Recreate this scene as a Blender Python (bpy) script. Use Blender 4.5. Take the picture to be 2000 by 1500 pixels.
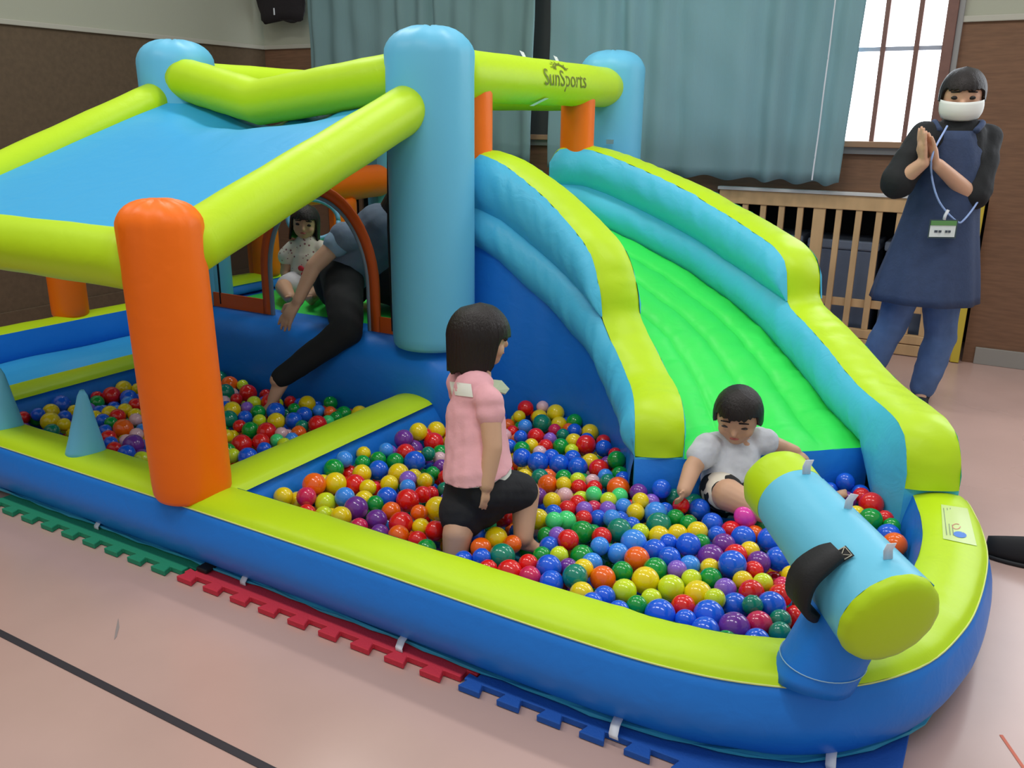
import bpy, bmesh, math, random
import numpy as np
from mathutils import Vector, Matrix, noise
from mathutils.bvhtree import BVHTree

random.seed(7)
rng = np.random.default_rng(11)
for o in list(bpy.data.objects):
    bpy.data.objects.remove(o)
scene = bpy.context.scene
COL = scene.collection
PI = math.pi

# ------------------------------------------------------------------ camera
FPX = 1681.2
EYE = Vector((0, 0, 1.35))
yaw, pitch, roll = math.radians(-29.884), math.radians(17.086), math.radians(.651)
FWD = Vector((math.sin(yaw) * math.cos(pitch), math.cos(yaw) * math.cos(pitch), -math.sin(pitch)))
_r = Vector((math.cos(yaw), -math.sin(yaw), 0))
_u = _r.cross(FWD)
RIGHT = _r * math.cos(roll) + _u * math.sin(roll)
UP = -_r * math.sin(roll) + _u * math.cos(roll)
cam_d = bpy.data.cameras.new('camera')
cam_d.sensor_width = 36
cam_d.lens = FPX / 2000 * 36
cam_d.clip_start = .05
cam = bpy.data.objects.new('camera', cam_d)
COL.objects.link(cam)
cam.matrix_world = Matrix(((RIGHT.x, UP.x, -FWD.x, EYE.x), (RIGHT.y, UP.y, -FWD.y, EYE.y),
                           (RIGHT.z, UP.z, -FWD.z, EYE.z), (0, 0, 0, 1)))
scene.camera = cam

# ------------------------------------------------------------------ light
world = bpy.data.worlds.new('daylight')
scene.world = world
world.use_nodes = True
bg = world.node_tree.nodes['Background']
bg.inputs['Color'].default_value = (.93, .97, 1.0, 1)
bg.inputs['Strength'].default_value = .42

def area_lamp(name, loc, size, energy, color=(1, .98, .94), rot=(0, 0, 0)):
    d = bpy.data.lights.new(name, 'AREA')
    d.shape = 'RECTANGLE'
    d.size, d.size_y = size
    d.energy = energy
    d.color = color
    o = bpy.data.objects.new(name, d)
    COL.objects.link(o)
    o.location = loc
    o.rotation_euler = rot
    return o

for lx, ly in ((-3.6, 1.2), (-1.6, 1.2), (.4, 1.2), (-3.6, 3.6), (-1.6, 3.6), (.4, 3.6)):
    area_lamp('ceiling_fluorescent', (lx, ly, 3.3), (1.25, .22), 17)

vs = scene.view_settings
vs.view_transform = 'Standard'
vs.look = 'None'
vs.exposure = 0.2
vs.gamma = 1.0
vs.use_curve_mapping = False

# ------------------------------------------------------------------ helpers
def ray(px, py):
    return RIGHT * ((px - 1000) / FPX) - UP * ((py - 750) / FPX) + FWD

def at_d(px, py, d):                      # point at depth d along the view axis
    return EYE + ray(px, py) * d

def at_z(px, py, z):
    r = ray(px, py)
    return EYE + r * ((z - EYE.z) / r.z)

def at_y(px, py, y):
    r = ray(px, py)
    return EYE + r * (y / r.y)

HV = Vector((math.sin(yaw), math.cos(yaw), 0))

def at_h(px, py, h):                      # point on a vertical plane at horizontal distance h
    r = ray(px, py)
    return EYE + r * (h / r.dot(HV))

def srgb(r, g, b):
    def f(c):
        c /= 255
        return c / 12.92 if c <= .04045 else ((c + .055) / 1.055) ** 2.4
    return (f(r), f(g), f(b), 1)

MATS = {}

def mat(name, col, rough=.5, bump=0, bscale=20, stretch=(1, 1, 1), vary=0, vscale=4, spec=.5, metal=0, coat=0,
        emit=None, trans=0, sheen=0):
    if name in MATS:
        return MATS[name]
    m = bpy.data.materials.new(name)
    m.use_nodes = True
    nt = m.node_tree
    p = nt.nodes['Principled BSDF']
    c = srgb(*col)
    p.inputs['Base Color'].default_value = c
    p.inputs['Roughness'].default_value = rough
    p.inputs['Specular IOR Level'].default_value = spec
    p.inputs['Metallic'].default_value = metal
    p.inputs['Coat Weight'].default_value = coat
    p.inputs['Sheen Weight'].default_value = sheen
    if emit:
        p.inputs['Emission Color'].default_value = srgb(*emit[0])
        p.inputs['Emission Strength'].default_value = emit[1]
    if bump or vary:
        tc = nt.nodes.new('ShaderNodeTexCoord')
        mp = nt.nodes.new('ShaderNodeMapping')
        mp.inputs['Scale'].default_value = stretch
        nt.links.new(tc.outputs['Object'], mp.inputs['Vector'])
    if bump:
        n = nt.nodes.new('ShaderNodeTexNoise')
        n.inputs['Scale'].default_value = bscale
        n.inputs['Detail'].default_value = 4
        n.inputs['Distortion'].default_value = .6
        nt.links.new(mp.outputs['Vector'], n.inputs['Vector'])
        b = nt.nodes.new('ShaderNodeBump')
        b.inputs['Strength'].default_value = bump
        b.inputs['Distance'].default_value = .02
        nt.links.new(n.outputs['Fac'], b.inputs['Height'])
        nt.links.new(b.outputs['Normal'], p.inputs['Normal'])
    if vary:
        n2 = nt.nodes.new('ShaderNodeTexNoise')
        n2.inputs['Scale'].default_value = vscale
        n2.inputs['Detail'].default_value = 5
        nt.links.new(mp.outputs['Vector'], n2.inputs['Vector'])
        r = nt.nodes.new('ShaderNodeValToRGB')
        r.color_ramp.elements[0].position = .3
        r.color_ramp.elements[1].position = .7
        r.color_ramp.elements[0].color = tuple(x * (1 - vary) for x in c[:3]) + (1,)
        r.color_ramp.elements[1].color = tuple(min(1, x * (1 + vary)) for x in c[:3]) + (1,)
        nt.links.new(n2.outputs['Fac'], r.inputs['Fac'])
        nt.links.new(r.outputs['Color'], p.inputs['Base Color'])
    if trans:
        t = nt.nodes.new('ShaderNodeBsdfTranslucent')
        t.inputs['Color'].default_value = c
        mx = nt.nodes.new('ShaderNodeMixShader')
        mx.inputs['Fac'].default_value = trans
        out = nt.nodes['Material Output']
        nt.links.new(p.outputs['BSDF'], mx.inputs[1])
        nt.links.new(t.outputs['BSDF'], mx.inputs[2])
        nt.links.new(mx.outputs['Shader'], out.inputs['Surface'])
    MATS[name] = m
    return m

def nylon(name, col, bump=.10, bscale=14, stretch=(1, 1, 1)):
    return mat(name, col, rough=.42, bump=bump, bscale=bscale, stretch=stretch, spec=.35)

YEL = nylon('yellow_green_nylon', (192, 228, 22))
BLU = nylon('royal_blue_nylon', (28, 124, 220), .16)
SKY = nylon('sky_blue_nylon', (104, 192, 228))
CYA = nylon('cyan_nylon', (82, 196, 234), .26, 11)
TEA = nylon('teal_sheet', (60, 165, 195))
ORA = nylon('orange_nylon', (255, 116, 0))
GRN = nylon('green_nylon', (60, 236, 92), .22, 9)
ROOF = nylon('roof_sheet_blue', (58, 170, 227), .2, 7)
WHT = mat('white_tape', (225, 228, 235), .6)
BLK = mat('black_webbing', (18, 18, 20), .7, bump=.1, bscale=200)

def link(o, parent=None):
    COL.objects.link(o)
    if parent is not None:
        o.parent = parent
        o.matrix_parent_inverse = parent.matrix_world.inverted() if False else Matrix.Identity(4)
    return o

def mesh(name, verts, faces, m=None, parent=None, smooth=True, mats=None, fm=None):
    me = bpy.data.meshes.new(name)
    me.from_pydata([tuple(v) for v in verts], [], faces)
    for x in (mats or ([m] if m else [])):
        me.materials.append(x)
    if fm:
        me.polygons.foreach_set('material_index', fm)
    if smooth:
        me.polygons.foreach_set('use_smooth', [True] * len(me.polygons))
    me.update()
    bm = bmesh.new()
    bm.from_mesh(me)
    bmesh.ops.recalc_face_normals(bm, faces=bm.faces)
    bm.to_mesh(me)
    bm.free()
    return link(bpy.data.objects.new(name, me), parent)

def tag(o, label, cat=None, group=None, kind=None):
    if label:
        o['label'] = label
    if cat:
        o['category'] = cat
    if group:
        o['group'] = group
    if kind:
        o['kind'] = kind
    return o

def empty(name, loc=(0, 0, 0)):
    o = bpy.data.objects.new(name, None)
    o.empty_display_size = .1
    COL.objects.link(o)
    return o                              # children are written in world coordinates

def loft(rings, closed=True, cap0=True, cap1=True):
    n = len(rings[0])
    V = [v for r in rings for v in r]
    F = []
    for i in range(len(rings) - 1):
        for j in range(n if closed else n - 1):
            k = (j + 1) % n
            F.append((i * n + j, i * n + k, (i + 1) * n + k, (i + 1) * n + j))
    if closed and cap0:
        F.append(tuple(range(n))[::-1])
    if closed and cap1:
        b = (len(rings) - 1) * n
        F.append(tuple(range(b, b + n)))
    return V, F

def frame(d, ref=None):
    d = d.normalized()
    ref = ref or (Vector((0, 0, 1)) if abs(d.z) < .9 else Vector((1, 0, 0)))
    a = ref.cross(d).normalized()
    return a, d.cross(a)

def tube_rings(path, radii, n=24, dome0=0, dome1=0, k=5):
    path = [Vector(p) for p in path]
    if not hasattr(radii, '__len__'):
        radii = [radii] * len(path)
    rings = []
    N = len(path)
    d0 = (path[1] - path[0]).normalized()
    d1 = (path[-1] - path[-2]).normalized()
    def ring(c, r, d):
        a, b = frame(d)
        return [c + (a * math.cos(t) + b * math.sin(t)) * r for t in [2 * PI * i / n for i in range(n)]]
    if dome0:
        for i in range(k, 0, -1):
            t = i / k * PI / 2 * .97
            rings.append(ring(path[0] - d0 * dome0 * math.sin(t), radii[0] * math.cos(t), d0))
    for i in range(N):
        d = (path[min(i + 1, N - 1)] - path[i]).normalized() + (path[i] - path[max(i - 1, 0)]).normalized()
        rings.append(ring(path[i], radii[i], d))
    if dome1:
        for i in range(1, k + 1):
            t = i / k * PI / 2 * .97
            rings.append(ring(path[-1] + d1 * dome1 * math.sin(t), radii[-1] * math.cos(t), d1))
    return rings

def tube(name, path, radii, m, parent, n=28, dome0=0, dome1=0):
    V, F = loft(tube_rings(path, radii, n, dome0, dome1))
    return mesh(name, V, F, m, parent)

def box_vf(x0, x1, y0, y1, z0, z1, b=0):
    V = [(x, y, z) for z in (z0, z1) for y in (y0, y1) for x in (x0, x1)]
    F = [(0, 2, 3, 1), (4, 5, 7, 6), (0, 1, 5, 4), (2, 6, 7, 3), (0, 4, 6, 2), (1, 3, 7, 5)]
    return V, F

def boxes(name, lst, m, parent=None, bevel=0):
    V, F = [], []
    for bx in lst:
        v, f = box_vf(*bx)
        k = len(V)
        V += v
        F += [tuple(i + k for i in q) for q in f]
    o = mesh(name, V, F, m, parent, smooth=False)
    if bevel:
        md = o.modifiers.new('bevel', 'BEVEL')
        md.width = bevel
        md.segments = 2
    return o

def catmull(P, n=160):
    P = [Vector(p) for p in P]
    Q = [P[0] * 2 - P[1]] + P + [P[-1] * 2 - P[-2]]
    out = []
    per = max(2, n // (len(P) - 1))
    for i in range(len(P) - 1):
        p0, p1, p2, p3 = Q[i:i + 4]
        for j in range(per):
            t = j / per
            out.append(.5 * ((2 * p1) + (p2 - p0) * t + (2 * p0 - 5 * p1 + 4 * p2 - p3) * t * t + (3 * p1 - p0 - 3 * p2 + p3) * t ** 3))
    out.append(P[-1])
    return out

class Path2:
    """plan curve addressed by arc-length fraction"""
    def __init__(s, P, n=200):
        s.p = catmull([Vector((x, y, 0)) for x, y in P], n)
        s.l = [0]
        for a, b in zip(s.p, s.p[1:]):
            s.l.append(s.l[-1] + (b - a).length)
    def at(s, f):
        t = min(max(f, 0), 1) * s.l[-1]
        i = int(np.searchsorted(s.l, t, side='right')) - 1
        i = min(max(i, 0), len(s.p) - 2)
        u = (t - s.l[i]) / max(1e-9, s.l[i + 1] - s.l[i])
        return s.p[i].lerp(s.p[i + 1], u)
    def nrm(s, f):
        a, b = s.at(f - .01), s.at(f + .01)
        d = (b - a).normalized()
        return Vector((d.y, -d.x, 0))     # right of travel

def cast_patch(name, target, pix, nu, nv, m, parent, off):
    """a thin patch of cloth lying on a surface; pix(u, v) gives the place"""
    bv = BVHTree.FromPolygons([v.co.copy() for v in target.data.vertices], [tuple(q.vertices) for q in target.data.polygons])
    V, F = [], []
    for j in range(nv + 1):
        for i in range(nu + 1):
            d = ray(*pix(i / nu, j / nv)).normalized()
            h = bv.ray_cast(EYE, d)
            V.append((h[0] if h[0] is not None else EYE + d * 2.5) - d * off)
    for j in range(nv):
        for i in range(nu):
            q = j * (nu + 1) + i
            F.append((q, q + 1, q + nu + 2, q + nu + 1))
    return mesh(name, V, F, m, parent)

def wob(p, s, a):
    return noise.noise(Vector(p) * s) * a

# ------------------------------------------------------------------ room shell
def floor_mat():
    m = mat('pink_vinyl', (197, 164, 153), rough=.28, vary=.05, vscale=2.5, spec=.45)
    nt = m.node_tree
    p = nt.nodes['Principled BSDF']
    n = nt.nodes.new('ShaderNodeTexNoise')
    n.inputs['Scale'].default_value = 1.6
    n.inputs['Detail'].default_value = 6
    r = nt.nodes.new('ShaderNodeMapRange')
    r.inputs['To Min'].default_value = .14
    r.inputs['To Max'].default_value = .36
    nt.links.new(n.outputs['Fac'], r.inputs['Value'])
    nt.links.new(r.outputs['Result'], p.inputs['Roughness'])
    return m

WY, WX = 5.63, -5.66
fl = boxes('floor', [(WX - .1, 3.2, -2.6, WY + .6, -.1, 0)], floor_mat())
tag(fl, 'pink vinyl hall floor', kind='structure')
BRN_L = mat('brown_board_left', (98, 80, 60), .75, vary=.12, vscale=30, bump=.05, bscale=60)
BRN_R = mat('brown_board', (122, 88, 64), .7, vary=.14, vscale=9, stretch=(1, 1, 9), bump=.05, bscale=60)
BEI = mat('beige_plaster', (176, 176, 158), .8, bump=.05, bscale=40)
TRM = mat('trim_paint', (186, 182, 168), .6)
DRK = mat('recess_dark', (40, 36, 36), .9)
ZR = 1.895
oA, oB = (-1.7, -.145, .955), (-5.05, -3.4, .86)
wb = empty('wall_back')
tag(wb, 'brown board back wall with curtained windows', kind='structure')
boxes('lower_boards', [(WX, oB[0], WY, WY + .1, 0, ZR), (oB[0], oB[1], WY, WY + .1, oB[2], ZR), (oB[1], oA[0], WY, WY + .1, 0, ZR),
                 (oA[0], oA[1], WY, WY + .1, oA[2], ZR), (oA[1], 3.2, WY, WY + .1, 0, ZR)], BRN_R, wb)
boxes('upper_plaster', [(WX, 3.2, WY, WY + .1, ZR, 3.4)], BEI, wb)
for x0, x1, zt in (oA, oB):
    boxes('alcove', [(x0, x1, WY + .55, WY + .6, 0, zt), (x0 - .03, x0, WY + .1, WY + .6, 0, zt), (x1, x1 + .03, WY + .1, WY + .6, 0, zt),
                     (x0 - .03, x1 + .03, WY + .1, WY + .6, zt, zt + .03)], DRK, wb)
wl = empty('wall_left')
tag(wl, 'dark brown board side wall under beige plaster', kind='structure')
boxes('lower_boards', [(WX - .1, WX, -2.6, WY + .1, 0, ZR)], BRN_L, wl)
boxes('upper_plaster', [(WX - .1, WX, -2.6, WY + .1, ZR, 3.4)], BEI, wl)
t = boxes('trim_1', [(WX, -5.0, WY - .02, WY, ZR - .012, ZR + .02), (-.42, 3.2, WY - .02, WY, ZR - .012, ZR + .02)], TRM, bevel=.004)
tag(t, 'pale picture rail on back wall', kind='structure')
t = boxes('trim_2', [(WX, WX + .02, -2.6, WY - .02, ZR - .012, ZR + .02)], TRM, bevel=.004)
tag(t, 'pale picture rail on side wall', kind='structure')
t = boxes('baseboard_back', [(oA[1] + .06, 3.2, WY - .015, WY, 0, .1), (oB[1], oA[0], WY - .015, WY, 0, .1)], mat('baseboard_vinyl', (150, 146, 138), .6), bevel=.003)
tag(t, 'grey vinyl baseboard', kind='structure')
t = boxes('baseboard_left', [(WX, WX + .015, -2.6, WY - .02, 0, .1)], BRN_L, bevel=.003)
tag(t, 'brown baseboard', kind='structure')

# window (runs on behind the curtains)
win = empty('window_1')
tag(win, 'bright frosted window with brown wooden bars', kind='structure')
FRM = mat('window_wood', (120, 84, 74), .55, vary=.1, vscale=20)
GLS = mat('frosted_pane', (240, 245, 250), .5, emit=((242, 248, 255), 4.0))
wx0, wx1, wz0, wz1 = -4.9, -.5, 1.25, 3.0
bars = [-4.2, -3.5, -2.8, -2.1, -1.4, -.985, -.805, -.63]
xs = [wx0] + bars + [wx1]
for a, b in zip(xs, xs[1:]):
    boxes('pane', [(a, b, WY - .012, WY - .006, wz0, 1.755)], GLS, win)
    boxes('pane', [(a, b, WY - .012, WY - .006, 1.755, wz1)], GLS, win)
for b in bars:
    boxes('bar', [(b - .013, b + .013, WY - .04, WY - .012, wz0, wz1)], FRM, win, .003)
boxes('mullion', [(-3.16, -2.80, WY - .06, WY - .012, wz0 - .03, wz1)], mat('mullion_dark', (44, 44, 44), .7), win, .003)
boxes('cross_bar', [(wx0, wx1, WY - .028, WY - .012, 1.745, 1.768)], mat('window_alu', (170, 175, 190), .5), win)
boxes('jamb', [(wx1, wx1 + .055, WY - .05, WY, wz0 - .04, wz1)], FRM, win, .004)
boxes('jamb_cover', [(wx1 + .055, wx1 + .085, WY - .03, WY, wz0 - .04, wz1)], mat('jamb_grey', (150, 148, 146), .6), win, .003)
boxes('sill', [(wx0 - .05, wx1 + .06, WY - .07, WY, wz0 - .035, wz0)], mat('sill_wood', (150, 116, 88), .5), win, .004)
boxes('sill_apron', [(wx0 - .05, wx1 + .06, WY - .03, WY, wz0 - .075, wz0 - .035)], MATS['jamb_grey'], win, .003)

win2 = empty('window_2')
tag(win2, 'second bright window further along the back wall', kind='structure')
for a, b in ((.22, .7), (.7, 1.2), (1.2, 1.7), (1.7, 2.1)):
    boxes('pane', [(a, b, WY - .012, WY - .006, wz0, 1.755)], GLS, win2)
    boxes('pane', [(a, b, WY - .012, WY - .006, 1.755, wz1)], GLS, win2)
for b in (.7, 1.2, 1.7):
    boxes('bar', [(b - .013, b + .013, WY - .04, WY - .012, wz0, wz1)], FRM, win2, .003)
for a in (.165, 2.1):
    boxes('jamb', [(a, a + .055, WY - .05, WY, wz0 - .04, wz1)], FRM, win2, .004)
boxes('sill', [(.16, 2.16, WY - .07, WY, wz0 - .035, wz0)], MATS['sill_wood'], win2, .004)

# curtains
CUR = mat('curtain_cloth', (136, 170, 176), .8, bump=.12, bscale=60, stretch=(1, 1, .1), trans=.22, vary=.05, vscale=3)
CURL = mat('curtain_cloth_grey', (122, 152, 154), .85, bump=.12, bscale=60, stretch=(1, 1, .1), trans=.12)
def curtain(name, x0, x1, z0, z1, folds, m, label, seed, y=5.5):
    nx, nz = folds * 20, 26
    V, F = [], []
    def pt(u, z, last=False, dy=0):
        ph = u * folds * 2 * PI + 1.3 * math.sin(u * 9 + seed) + .35 * math.sin(z * 2.2 + u * 5)
        a = .019 + .010 * math.sin(u * 13 + seed)
        x = x0 + (x1 - x0) * u + .012 * math.sin(ph * .5 + z) - .06 * u * (z1 - z) / (z1 - z0) * (u > .5) * (u - .5) * 2
        return (x, y + dy + a * math.sin(ph) + .004 * math.sin(z * 14 + u * 30), z + (.012 * math.sin(ph + .7) + .03 * (1 - u) if last else 0))
    for k in range(nz + 1):
        for i in range(nx + 1):
            V.append(pt(i / nx, z1 + (z0 - z1) * k / nz, k == nz))
    for k in range(nz):
        for i in range(nx):
            a = k * (nx + 1) + i
            F.append((a, a + 1, a + nx + 2, a + nx + 1))
    o = mesh(name, V, F, m)
    md = o.modifiers.new('thick', 'SOLIDIFY')
    md.thickness = .004
    tag(o, label, 'curtain')
    return o, pt
curtain('curtain', -5.06, -2.965, 1.05, 3.0, 11, CURL, 'grey-blue curtain hanging behind the bounce house posts', 1)
cb, cpt = curtain('curtain', -2.9, -.872, 1.0, 3.0, 9, CUR, 'pale teal curtain drawn partly open beside the bright window', 4)
V = []
for k in range(27):
    z = 3.0 - 1.98 * k / 26
    V += [cpt(.903, z, dy=-.005), cpt(.907, z, dy=-.005)]
st = mesh('white_hem_strip', V, [(2 * k, 2 * k + 1, 2 * k + 3, 2 * k + 2) for k in range(26)], WHT, cb)
tag(st, 'narrow white edge stitched down the curtain')

# wooden slat fences closing the alcoves
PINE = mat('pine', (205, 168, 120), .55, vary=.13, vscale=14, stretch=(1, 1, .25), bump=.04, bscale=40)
PINED = mat('shaded_pine', (120, 92, 66), .6, vary=.13, vscale=14, stretch=(1, 1, .25))  # shaded copy of the pine: the dimness behind the net is in its colour
def fence(x0, x1, zt, n, label, PM, end=False):
    f = empty('slat_fence')
    tag(f, label, 'fence')
    y0, y1 = WY - .05, WY - .012
    boxes('top_rail', [(x0, x1, y0, y1, zt - .105, zt - .02)], PM, f, .004)
    boxes('bottom_rail', [(x0, x1, y0, y1, .075, .13)], PM, f, .004)
    boxes('toe_board', [(x0, x1, y0, y1, .004, .07)], PM, f, .004)
    boxes('cap_strip', [(x0 - .01, x1, y0 - .012, y1 + .01, zt - .02, zt)], mat('cap_white', (214, 212, 208), .5), f, .003)
    w = (x1 - x0)
    for i in range(n):
        xc = x0 + w * (i + .5) / n
        wd = .036 if (i % 6) == 5 else .018
        boxes('slat', [(xc - wd, xc + wd, y0 + .008, y1 - .006, .13, zt - .105)], PM, f, .003)
    boxes('cross_rail', [(x0, x1, y1 - .007, y1 + .008, .26, .31)], PM, f, .002)
    if end:
        boxes('yellow_end_board', [(x1 - .015, x1 + .03, y0 - .015, y1, .004, zt - .02)], mat('yellow_edge', (206, 182, 60), .5), f, .003)
        boxes('end_post', [(x1 - .09, x1 - .015, y0 - .004, y1, .13, zt - .105)], PM, f, .003)
    return f
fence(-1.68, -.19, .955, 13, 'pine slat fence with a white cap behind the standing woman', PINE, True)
fence(-5.04, -3.42, .86, 15, 'slat fence in painted shade seen through the bounce house net', PINED)
MATG = mat('storage_mat', (112, 124, 146), .7, vary=.08, vscale=6)
for i, (a, b, h) in enumerate(((-1.6, -1.16, .66), (-1.13, -.7, .65), (-.67, -.25, .66))):
    t = empty('storage_box')
    tag(t, ('grey-blue storage box behind the slats nearest the slide', 'grey-blue storage box behind the middle slats of the fence',
            'grey-blue storage box behind the fence and the woman\'s legs')[i], 'box', 'storage boxes in the alcove')
    boxes('body', [(a + .01, b - .01, WY + .12, WY + .45, .01, h - .06)], MATG, t, .012)
    boxes('lid', [(a, b, WY + .11, WY + .46, h - .06, h)], mat('storage_lid', (132, 144, 164), .6), t, .012)

# black cloth bag hung in the corner
bag = empty('cloth_bag')
tag(bag, 'black cloth bag hanging high in the wall corner', 'bag')
R0 = []
for k in range(9):
    z = 2.55 - .47 * k / 8
    w = .20 + .05 * math.sin(k / 8 * PI) + .015 * k / 8
    R0.append([Vector((-5.32 + (w + .012 * math.sin(5 * a + k)) * math.cos(a), 5.5 + (.055 + .012 * math.sin(3 * a + k)) * math.sin(a), z + .015 * math.sin(4 * a) * (k == 8)))
               for a in [2 * PI * i / 28 for i in range(28)]])
V, F = loft(R0)
mesh('bag_body', V, F, mat('black_cloth', (30, 24, 28), .85, bump=.3, bscale=12), bag)
tube('bag_strap', [(-5.42, 5.5, 2.52), (-5.40, 5.5, 2.8), (-5.32, 5.52, 2.9), (-5.24, 5.5, 2.8), (-5.22, 5.5, 2.52)], .012, MATS['black_cloth'], bag, 10)
tube('wall_hook', [(-5.32, 5.62, 2.9), (-5.32, 5.54, 2.89), (-5.32, 5.52, 2.905)], .006, mat('steel', (150, 150, 155), .35, metal=1), bag, 10)
boxes('pull_tag', [(-5.335, -5.325, 5.43, 5.436, 2.12, 2.17)], WHT, bag)

# floor tape and marks
TAP = mat('black_tape', (46, 42, 48), .6)
t = boxes('floor_tape', [(-3.4, -.6, 1.063, 1.083, .0005, .0018)], TAP)
t.rotation_euler.z = 0
tag(t, 'straight black tape line across the pink floor', 'tape')
p0, p1 = at_z(1955, 1435, .001), at_z(2010, 1515, .001)
d = (p1 - p0).normalized()
nn = Vector((-d.y, d.x, 0)) * .004
t = mesh('floor_tape', [p0 + nn, p0 - nn, p1 - nn, p1 + nn], [(0, 1, 2, 3)], mat('orange_tape', (214, 110, 84), .6), smooth=False)
tag(t, 'thin orange tape line at the lower right floor', 'tape')
sc = [at_z(x, y, .001) for x, y in ((231, 1207), (233, 1225), (228, 1243), (223, 1250), (226, 1230))]
mesh('scuff_mark', sc, [(0, 1, 2, 3, 4)], mat('grey_scuff', (150, 138, 134), .6), fl, smooth=False)

# black slipper at the right edge
sl = empty('slipper')
tag(sl, 'black slipper lying on the floor at the right edge', 'shoe')
def slipper(parent):
    c = Vector((.215, 3.0, 0))
    ax = Vector((.95, .1, 0)).normalized()
    sd = Vector((-ax.y, ax.x, 0))
    rings = []
    for k in range(11):
        u = k / 10
        w = .05 * (math.sin(PI * (.08 + .84 * u)) ** .5)
        h = .055 + .045 * u
        rings.append([c + ax * (-.13 + .27 * u) + sd * (w * math.cos(a)) + Vector((0, 0, .012 + max(0, h * math.sin(a)))) for a in [2 * PI * i / 20 for i in range(20)]])
    V, F = loft(rings)
    mesh('upper', V, F, mat('black_felt', (24, 22, 24), .8), parent)
    r2 = []
    for z in (.001, .013):
        r2.append([c + ax * (-.005 + .145 * math.cos(a)) + sd * (.056 * math.sin(a)) + Vector((0, 0, z)) for a in [2 * PI * i / 28 for i in range(28)]])
    V, F = loft(r2)
    mesh('sole', V, F, mat('black_rubber', (30, 30, 32), .6), parent)
slipper(sl)

# interlocking foam mats
def foam_mat(x0, x1, colour, name, label):
    y0, y1 = 1.535, 2.55
    W = x1 - x0
    n = 9
    T = .03
    P = []
    for i in range(n):                                # front edge with teeth
        a = x0 + W * (i + .04) / n
        b = a + W / n * .5
        P += [(a + .006, y0), (a - .004, y0 - T), (b + .004, y0 - T), (b - .006, y0)]
    P += [(x1 - .006, y0), (x1 - .006, y0 + .03), (x1 + .026, y0 + .026), (x1 + .026, y0 + .085), (x1 - .006, y0 + .08), (x1 - .006, y1), (x0, y1), (x0, y0 + .09), (x0 + .026, y0 + .095), (x0 + .026, y0 + .02), (x0, y0 + .025), (x0, y0)]
    nP = len(P)
    V = [(x, y, .001) for x, y in P] + [(x, y, .019) for x, y in P]
    F = [tuple(range(nP))[::-1], tuple(range(nP, 2 * nP))] + [(i, (i + 1) % nP, nP + (i + 1) % nP, nP + i) for i in range(nP)]
    o = mesh(name, V, F, mat('foam_' + label.split()[0], colour, .75, bump=.15, bscale=120), smooth=False)
    md = o.modifiers.new('bevel', 'BEVEL')
    md.width = .002
    md.limit_method = 'ANGLE'
    tag(o, label, 'mat', 'foam mats under the bounce house')
foam_mat(-3.05, -2.035, (26, 142, 104), 'foam_mat', 'green interlocking foam mat under the left front rim')
foam_mat(-2.03, -1.015, (206, 46, 66), 'foam_mat', 'red interlocking foam mat between the green and blue mats')
foam_mat(-1.01, -.02, (18, 86, 176), 'foam_mat', 'blue interlocking foam mat under the rounded front end')

# ------------------------------------------------------------------ the bounce house
BH = empty('bounce_house')
tag(BH, 'large inflatable bounce house with curved green slide and two ball pits', 'bounce house')
Z0 = .022                                            # top of the foam mats

def plan_sweep(path, prof, closed=False):
    """path: list of plan Vectors, travelled with the inside on the left; prof: (inward offset, z)"""
    rings = []
    N = len(path)
    for i, p in enumerate(path):
        a = path[(i - 1) % N] if closed or i > 0 else p
        b = path[(i + 1) % N] if closed or i < N - 1 else p
        d = (b - a).normalized()
        nl = Vector((-d.y, d.x, 0))
        rings.append([p + nl * o + Vector((0, 0, z)) for o, z in prof])
    return rings

def bulge_prof(pts, n):
    c = catmull([Vector((a, b, 0)) for a, b in pts], n)
    return [(v.x, v.y) for v in c]

def resample(path, step):
    L = [0]
    for a, b in zip(path, path[1:]):
        L.append(L[-1] + (b - a).length)
    n = max(2, int(L[-1] / step))
    out = []
    for k in range(n + 1):
        t = L[-1] * k / n
        i = min(max(int(np.searchsorted(L, t, side='right')) - 1, 0), len(path) - 2)
        u = (t - L[i]) / max(1e-9, L[i + 1] - L[i])
        out.append(path[i].lerp(path[i + 1], u))
    return out

def wrinkle(rings, amp, s=9, along=26):
    """small puckers that run across the sweep"""
    out = []
    for i, r in enumerate(rings):
        rr = []
        for v in r:
            w = noise.noise(Vector((v.x * along * .35, v.y * along * .35, v.z * 3))) * amp
            if v.x > -.7 and v.y < 3 and amp > .0012:        # radial puckers on the rounded end
                w += noise.noise(Vector((i * .55, v.z * 12, 3))) * amp * 1.6
            rr.append(v + Vector((0, 0, w)))
        out.append(rr)
    return out

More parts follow.
